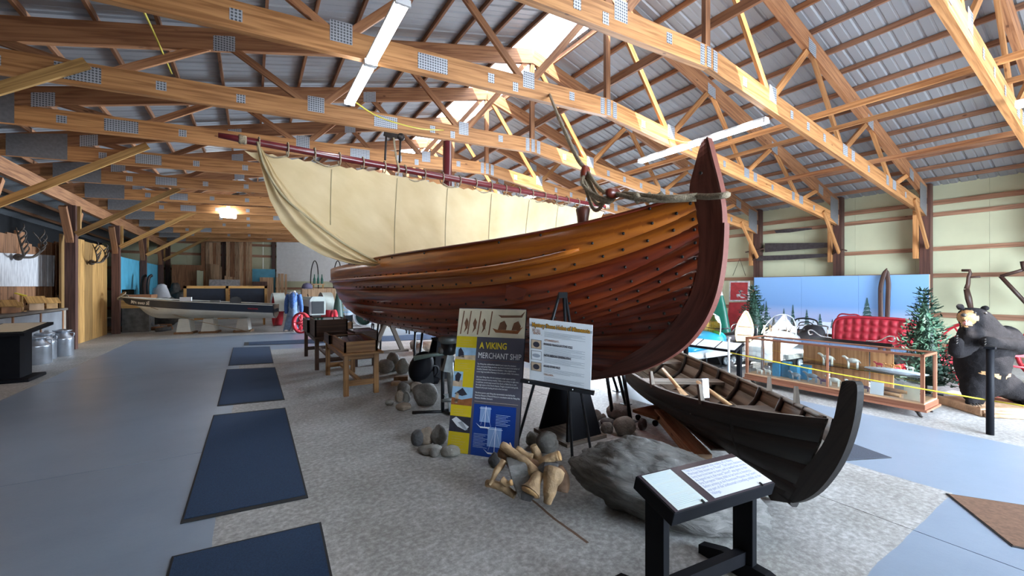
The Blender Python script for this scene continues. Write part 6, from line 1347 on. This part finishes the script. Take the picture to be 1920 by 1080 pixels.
# dark framed cabinet panels
Yc = 20.5; a = ATY(344, 536, Yc); b_ = ATY(501, 541, Yc)
cb_ = thing('chalkboard', 'long gold framed navy double chalkboard behind the motorboat', 'chalkboard', (a.x, Yc, 0)); W2 = b_.x-a.x; Hc = a.z
plain('slate_navy', (.008, .014, .028), .6, var=.2)
MB().b2((0, 0, .3), (W2, .04, Hc)).build('backing', 'plank_gold', cb_); 
for k in range(2): MB().b2((.1+k*W2/2, -.02, .4), (W2/2-.05+k*W2/2, 0, Hc-.1)).build('slate_panel', 'slate_navy', cb_)
for x in (0, W2/2-.05, W2-.1): MB().b2((x, -.04, .3), (x+.1, 0, Hc)).build('frame_stile', 'plank_gold', cb_)
MB().b2((0, -.04, Hc-.1), (W2, 0, Hc)).build('frame_rail', 'plank_gold', cb_)
for x in (.1, W2-.15): MB().b2((x, 0, 0), (x+.08, .3, .32)).build('leg', 'plank_gold', cb_)
rg = random.Random(21)
lum = [(377, 386, 453), (386, 392, 453), (392, 399, 454), (399, 406, 454), (406, 414, 451), (424, 431, 437), (431, 441, 438), (441, 449, 438), (449, 456, 438), (456, 462, 438), (462, 468, 438), (468, 473, 438)]
for i, (x0, x1, yt) in enumerate(lum):
    pan_('lumber_board', '%s tall board from the left in the lumber leaning on the far wall' % (ordn[i] if i < 15 else 'last'), 'board', x0, yt, x1-.4, 540, FY-.06*rg.random(), 'lumber' if i % 3 else 'pine_brown', .05, 'lumber leaning on the far wall')
for i, (x0, x1, yt) in enumerate(((396, 404, 495), (404, 411, 496), (411, 416, 500), (421, 426, 517), (427, 436, 519), (438, 443, 520))): pan_('short_board', '%s of the short boards in front of the tall lumber' % ordn[i], 'board', x0, yt, x1, 545, FY-.25, 'lumber', .05, 'short boards at the far wall')
for i, (x0, x1, yt) in enumerate(((369, 375, 507), (375, 381, 508))): pan_('pale_board', ['left', 'right'][i]+' pale green board standing before the brown panel', 'board', x0, yt, x1, 545, FY-.7, 'vinyl', .04, 'pale boards')
pan_('brown_panel', 'rust brown sheet standing at the far wall left of the lumber', 'panel', 322, 496, 381, 545, FY-.4, 'pine_dark'); pan_('grey_sheet', 'pale grey low sheet in front of the lumber', 'panel', 392, 524, 450, 545, FY-1.0, 'worn_white'); pan_('blue_sheet', 'blue sheet standing on the far wall beside the white door', 'panel', 473, 504, 516, 560, FY-.1, 'blue_panel'); pan_('plywood_sheet', 'tan plywood sheet leaning before the blue sheet', 'panel', 487, 520, 513, 570, FY-.5, 'lumber'); pan_('maroon_board', 'dark maroon board beside the chalkboard', 'board', 473, 528, 501, 570, FY-.9, 'post_brown')
for i, (x0, x1, yt) in enumerate(((518, 521, 520), (521.5, 525, 513), (526, 532, 513), (534, 538, 514))): pan_('slat', '%s narrow wooden slat standing in front of the white door' % ordn[i], 'slat', x0, yt, x1, 570, FY-.6, 'lumber', .05, 'slats by the white door')
plain('cloth_white', (.55, .55, .58), .8, var=.1); plain('junk_grey', (.09, .085, .08), .8, var=.4, scale=6, bump=.6)
p = AT(291, 560, 17.5); o = rock_mesh(.28, .22, .55, 5.5, .3, 16).build('cloth_sack', 'cloth_white'); o.location = (p.x+.25, p.y-.35, .7); tag(o, 'white cloth sack on the heap behind the motorboat bow', 'sack')
o = rock_mesh(.5, .42, .6, 8.5, .3, 16).build('dark_bundle', 'junk_grey'); o.location = (p.x+.35, p.y-.3, 0); tag(o, 'dark tarp covered heap under the white sack', 'heap')
for i, px in enumerate((268, 279)):
    P = bez([AT(px+2, 575, 16.5), AT(px-2, 545, 16.6), AT(px, 522, 16.7), AT(px+6, 516, 16.8)], 5); P[0].z = 0; tag(MB().tube(P, .10, 6, sq=(1, .5)).build('sled_runner', 'iron', loc=P[0]), ['left', 'right'][i]+' dark curved runner standing by the blue wall', 'runner', 'sled runners')
for i, (px, w, h) in enumerate(((340, .5, 1.5), (362, .45, 1.0), (327, .3, 1.8))):
    p = AT(px, 575, 21.5); o = rock_mesh(w, .5, h*.55, 12+i, .35, 16).build('junk_heap', 'junk_grey'); o.location = (p.x, p.y, 0); tag(o, ['middle', 'right', 'left'][i]+' grey heap of old gear at the far left corner', 'heap', 'heaps of old gear')
P = [ATX(a, b_, -4.0) for a, b_ in ((231, 545), (264, 545), (264, 552), (231, 552))]; t = thing('wooden_crate', 'tan crate with red rim in front of the blue wall', 'crate', (-3.5, 20.0, 0)); MB().b2((-.4, -.5, .85), (.4, .6, 1.2)).build('box', 'plank_gold', t); MB().b2((-.36, -.46, 0), (.36, .56, .85)).build('dark_base', 'junk_grey', t); MB().b2((-.43, -.53, 1.2), (.43, .63, 1.32)).build('rim', 'pine_dark', t)
# ================================================================ tractor and mannequin
plain('tractor_grey', (.48, .53, .50), .4, var=.1); plain('denim', (.20, .30, .45), .85, var=.2, scale=14); plain('plaid_blue', (.07, .16, .42), .85, var=.4, scale=30); plain('skin_white', (.7, .7, .68), .5, var=.03); plain('grille', (.03, .035, .04), .6, var=.3, scale=60)
tp = FL(560, 622); tr_ = thing('tractor', 'grey vintage tractor with red wheels behind the mannequin', 'tractor', (2.0, 17.9, 0), .085)
# local: -y is the front (towards viewer), x right
wheel(tr_, (-.95, 2.0, .62), .62, pi/2, 'wheel_red', 10, .28); wheel(tr_, (.95, 2.0, .62), .62, pi/2, 'wheel_red', 10, .28); wheel(tr_, (-.6, -.75, .36), .36, pi/2, 'wheel_red', 5, .14); wheel(tr_, (.6, -.75, .36), .36, pi/2, 'wheel_red', 5, .14)
for s in (-1, 1): MB().grid(lambda u, v: (s*(.72+.42*v), 2.0+.74*cos(pi*(.05+.95*u)), .62+.74*sin(pi*(.05+.95*u))), 16, 2).build('fender', 'tractor_grey', tr_)
MB().prism([(-.27, -.9, .55), (.27, -.9, .55), (.27, -.9, 1.12), (.18, -.9, 1.24), (-.18, -.9, 1.24), (-.27, -.9, 1.12)], (0, .2, 0)).build('radiator', 'tractor_grey', tr_); MB().b2((-.21, -.93, .6), (.21, -.895, 1.06)).build('grille', 'grille', tr_)
MB().prism([(-.22, -.7, .85), (.22, -.7, .85), (.22, -.7, 1.1), (.14, -.7, 1.2), (-.14, -.7, 1.2), (-.22, -.7, 1.1)], (0, 1.9, 0)).build('hood', 'tractor_grey', tr_); MB().b2((-.16, -.7, .4), (.16, 2.0, .85)).build('engine', 'iron', tr_); MB().tube([(-.6, -.75, .36), (.6, -.75, .36)], .04, 8).build('front_axle', 'iron', tr_); MB().tube([(-.95, 2.0, .62), (.95, 2.0, .62)], .08, 8).build('rear_axle', 'iron', tr_); MB().tube([(0, .7, 1.1), (0, .95, 1.3)], .02, 6).build('steering_column', 'iron', tr_)
mq = FL(551, 621); mn = thing('mannequin', 'headless mannequin in blue plaid shirt and denim overalls by the tractor', 'mannequin', tuple(mq), -YAW+.15)
mk = .0172
def mpx(px, py, y=0): return V(((px-551)*mk, y, (622-py)*mk))
def limb_(pts, r, nm, m, sq=None): P = bez(pts, 5); k = len(P)-1; rr = [r[min(int(i/k*(len(r)-1)), len(r)-2)]*(1-(i/k*(len(r)-1)-min(int(i/k*(len(r)-1)), len(r)-2)))+r[min(int(i/k*(len(r)-1)), len(r)-2)+1]*(i/k*(len(r)-1)-min(int(i/k*(len(r)-1)), len(r)-2)) for i in range(k+1)]; return MB().tube(P, rr, 12, sq=sq).build(nm, m, mn)
limb_([mpx(551, 582), mpx(551, 565), mpx(551, 550), mpx(551, 543), mpx(551, 540)], [.17, .19, .21, .15, .07], 'shirt', 'plaid_blue', (1.15, .75))
for s, pts in ((-1, [(541, 545), (537, 560), (536, 578), (537, 585)]), (1, [(561, 545), (564, 560), (566, 574), (566, 582)])): limb_([mpx(*p) for p in pts], [.085, .08, .065, .05], 'sleeve', 'plaid_blue')
limb_([mpx(551, 592), mpx(551, 575), mpx(551, 562), mpx(551, 556)], [.21, .19, .19, .17], 'overall_bib', 'denim', (1.08, .85))
for s, pts in ((-1, [(546, 586), (541, 603), (537, 618), (537, 621)]), (1, [(556, 586), (556, 603), (554, 618), (554, 621)])): limb_([mpx(*p) for p in pts], [.14, .12, .11, .1], 'trouser_leg', 'denim')
for s in (-1, 1): MB().tube(bez([mpx(551+s*5, 557, -.15), mpx(551+s*6, 548, -.15), mpx(551+s*6, 543, -.03), mpx(551+s*5, 552, .14)], 4), .022, 6).build('strap', 'denim', mn)
MB().b2(tuple(mpx(547, 566, -.185)), tuple(mpx(555, 560, -.16))).build('bib_pocket', 'denim', mn); limb_([mpx(551, 543), mpx(551, 539), mpx(551, 537)], [.075, .06, .05], 'neck', 'skin_white')
for px, s in ((547, -1), (555, 1)): MB().prism([mpx(551, 549, -.17), mpx(551+s*6, 543, -.12), mpx(551+s*4, 538, -.06), mpx(551, 543, -.1)], (0, -.01, 0)).build('collar', 'skin_white', mn)
for px in (538, 554): MB().sphere(mpx(px, 620.5, -.05), (.07, .14, .05), 8).build('shoe', 'skin_white', mn)
p = FL(565, 625); t = thing('red_flywheel', 'red cast wheel leaning in front of the mannequin', 'wheel', (p.x, p.y, 0)); wheel(t, (0, 0, .36), .36, -YAW-.35, 'wheel_red', 6, .14)
# hoops, shelf, cap and other clutter by the white door
for i, px in enumerate((590, 633)):
    c = ATY(px, 530, 25); P = bez([ATY(px-8, 535, 25), ATY(px-6, 505, 25), ATY(px, 489, 25), ATY(px+6, 505, 25), ATY(px+7, 560, 25)], 6); P[0].z = P[-1].z = 0; tag(MB().tube(P, .03, 6).build('iron_hoop', 'iron', loc=P[0]), ['left', 'right'][i]+' tall thin iron hoop standing before the white door', 'hoop', 'iron hoops')
a = ATY(585, 532, 24); t = thing('small_shelf', 'little wooden stand holding green bottles by the iron hoop', 'shelf', (a.x, 24, 0)); MB().b2((0, -.1, a.z-.05), (.62, .2, a.z)).build('board', 'lumber', t)
for x in (.05, .5): MB().b2((x, 0, 0), (x+.06, .06, a.z-.05)).build('leg', 'plank_gold', t)
plain('bottle_green', (.02, .12, .09), .3, var=.1)
for k in range(3): o = MB().lathe([(.06, 0), (.065, .05), (.06, .25), (.03, .35), (.025, .5)], 10).build('green_bottle', 'bottle_green'); o.location = (a.x+.12+.18*k, 24.03, a.z); tag(o, ['left', 'middle', 'right'][k]+' green bottle on the little stand', 'bottle', 'green bottles')
c = ATY(576, 541, 22.45); t = thing('cap', 'grey purple cap on a pale box by the tractor', 'cap', tuple(c)); plain('cap_grey', (.13, .12, .2), .8, var=.2); MB().lathe([(.24, 0), (.24, .1), (.18, .22), (.05, .28), (0, .28)], 14).build('crown', 'cap_grey', t); MB().prism([(-.2, -.24, 0), (.2, -.24, 0), (.15, -.42, -.02), (-.15, -.42, -.02)], (0, 0, .02)).build('brim', 'cap_grey', t)
o = pan_('pale_crate', 'pale wooden crate behind the tractor', 'crate', 566, 541, 629, 600, 22.2, 'lumber', .5)
P = ATY(634, 562, 19); t = thing('dark_canoe', 'dark green pointed canoe end standing beside the ship stern', 'canoe', (P.x, 19, 0)); MB().grid(lambda u, v: (.16*cos(2*pi*v)*(1-u**2.2)*1.4, .2*sin(2*pi*v)*(1-u**2.2), 1.55*u), 12, 14).build('hull', 'wheel_green', t)
P = FL(684, 611); t = thing('pulley_wheel', 'green centred pale iron belt wheel under the ship stern', 'wheel', (P.x, P.y, 0)); M_ = Matrix.Rotation(-.5, 3, 'Z') @ Matrix.Rotation(pi/2, 3, 'X'); MB().lathe([(.36, -.28), (.4, -.28), (.4, .28), (.36, .28), (.36, -.28)], 30, (0, 0, .4), M_, caps=False).build('rim', 'pipe_white', t); MB().lathe([(.04, -.02), (.37, -.02), (.37, .02), (.04, .02)], 24, (0, 0, .4), M_).build('disc', 'wheel_green', t)
t = thing('carriage_body', 'blue grey panelled carriage body behind the ship stern', 'carriage', tuple(FL(662, 606))); MB().prism([(-.35, 0, .35), (.45, .3, .35), (.55, .3, 1.35), (-.45, 0, 1.45)], (.1, .5, 0)).build('body', 'print_grey', t)
for k in range(5): MB().beam((-.42, -.02, .5+.19*k), (.5, .28, .48+.18*k), .03, .025).build('panel_strip', 'fig_blue', t)
MB().beam((.0, -.15, 0), (.12, -.12, 1.4), .12, .05, (0, 1, 0)).build('prop_board', 'beam_grey', t); MB().b2((-.3, .1, 0), (.5, .6, .36)).build('undercarriage', 'black_steel', t)
t = thing('workbench', 'low bench with black legs on the painted floor beyond the hull', 'bench', tuple(FL(725, 628))); MB().b2((-.5, -.2, .42), (.8, .2, .47)).build('top', 'worn_white', t)
for x in (-.45, .72): MB().tube([(x, -.15, 0), (x, -.1, .42)], .025, 6).build('leg', 'black_steel', t); MB().tube([(x, .15, 0), (x, .1, .42)], .025, 6).build('leg', 'black_steel', t)
# unseen bulb, added to brighten the aisle booth with warm light
t = thing('added_booth_bulb', 'added unseen warm bulb brightening the aisle booth from left of the picture', 'light', (-4.1, 9.6, 2.35)); emis('bulb_warm', (1, .72, .42), 160)
MB().sphere((0, 0, 0), (.045, .045, .055), 12).build('bulb', 'bulb_warm', t); MB().lathe([(.022, .05), (.025, .1), (.012, .12)], 10).build('socket', 'black_steel', t); MB().tube([(0, 0, .11), (0, 0, 1.35)], .006, 5).build('flex', 'black_steel', t)
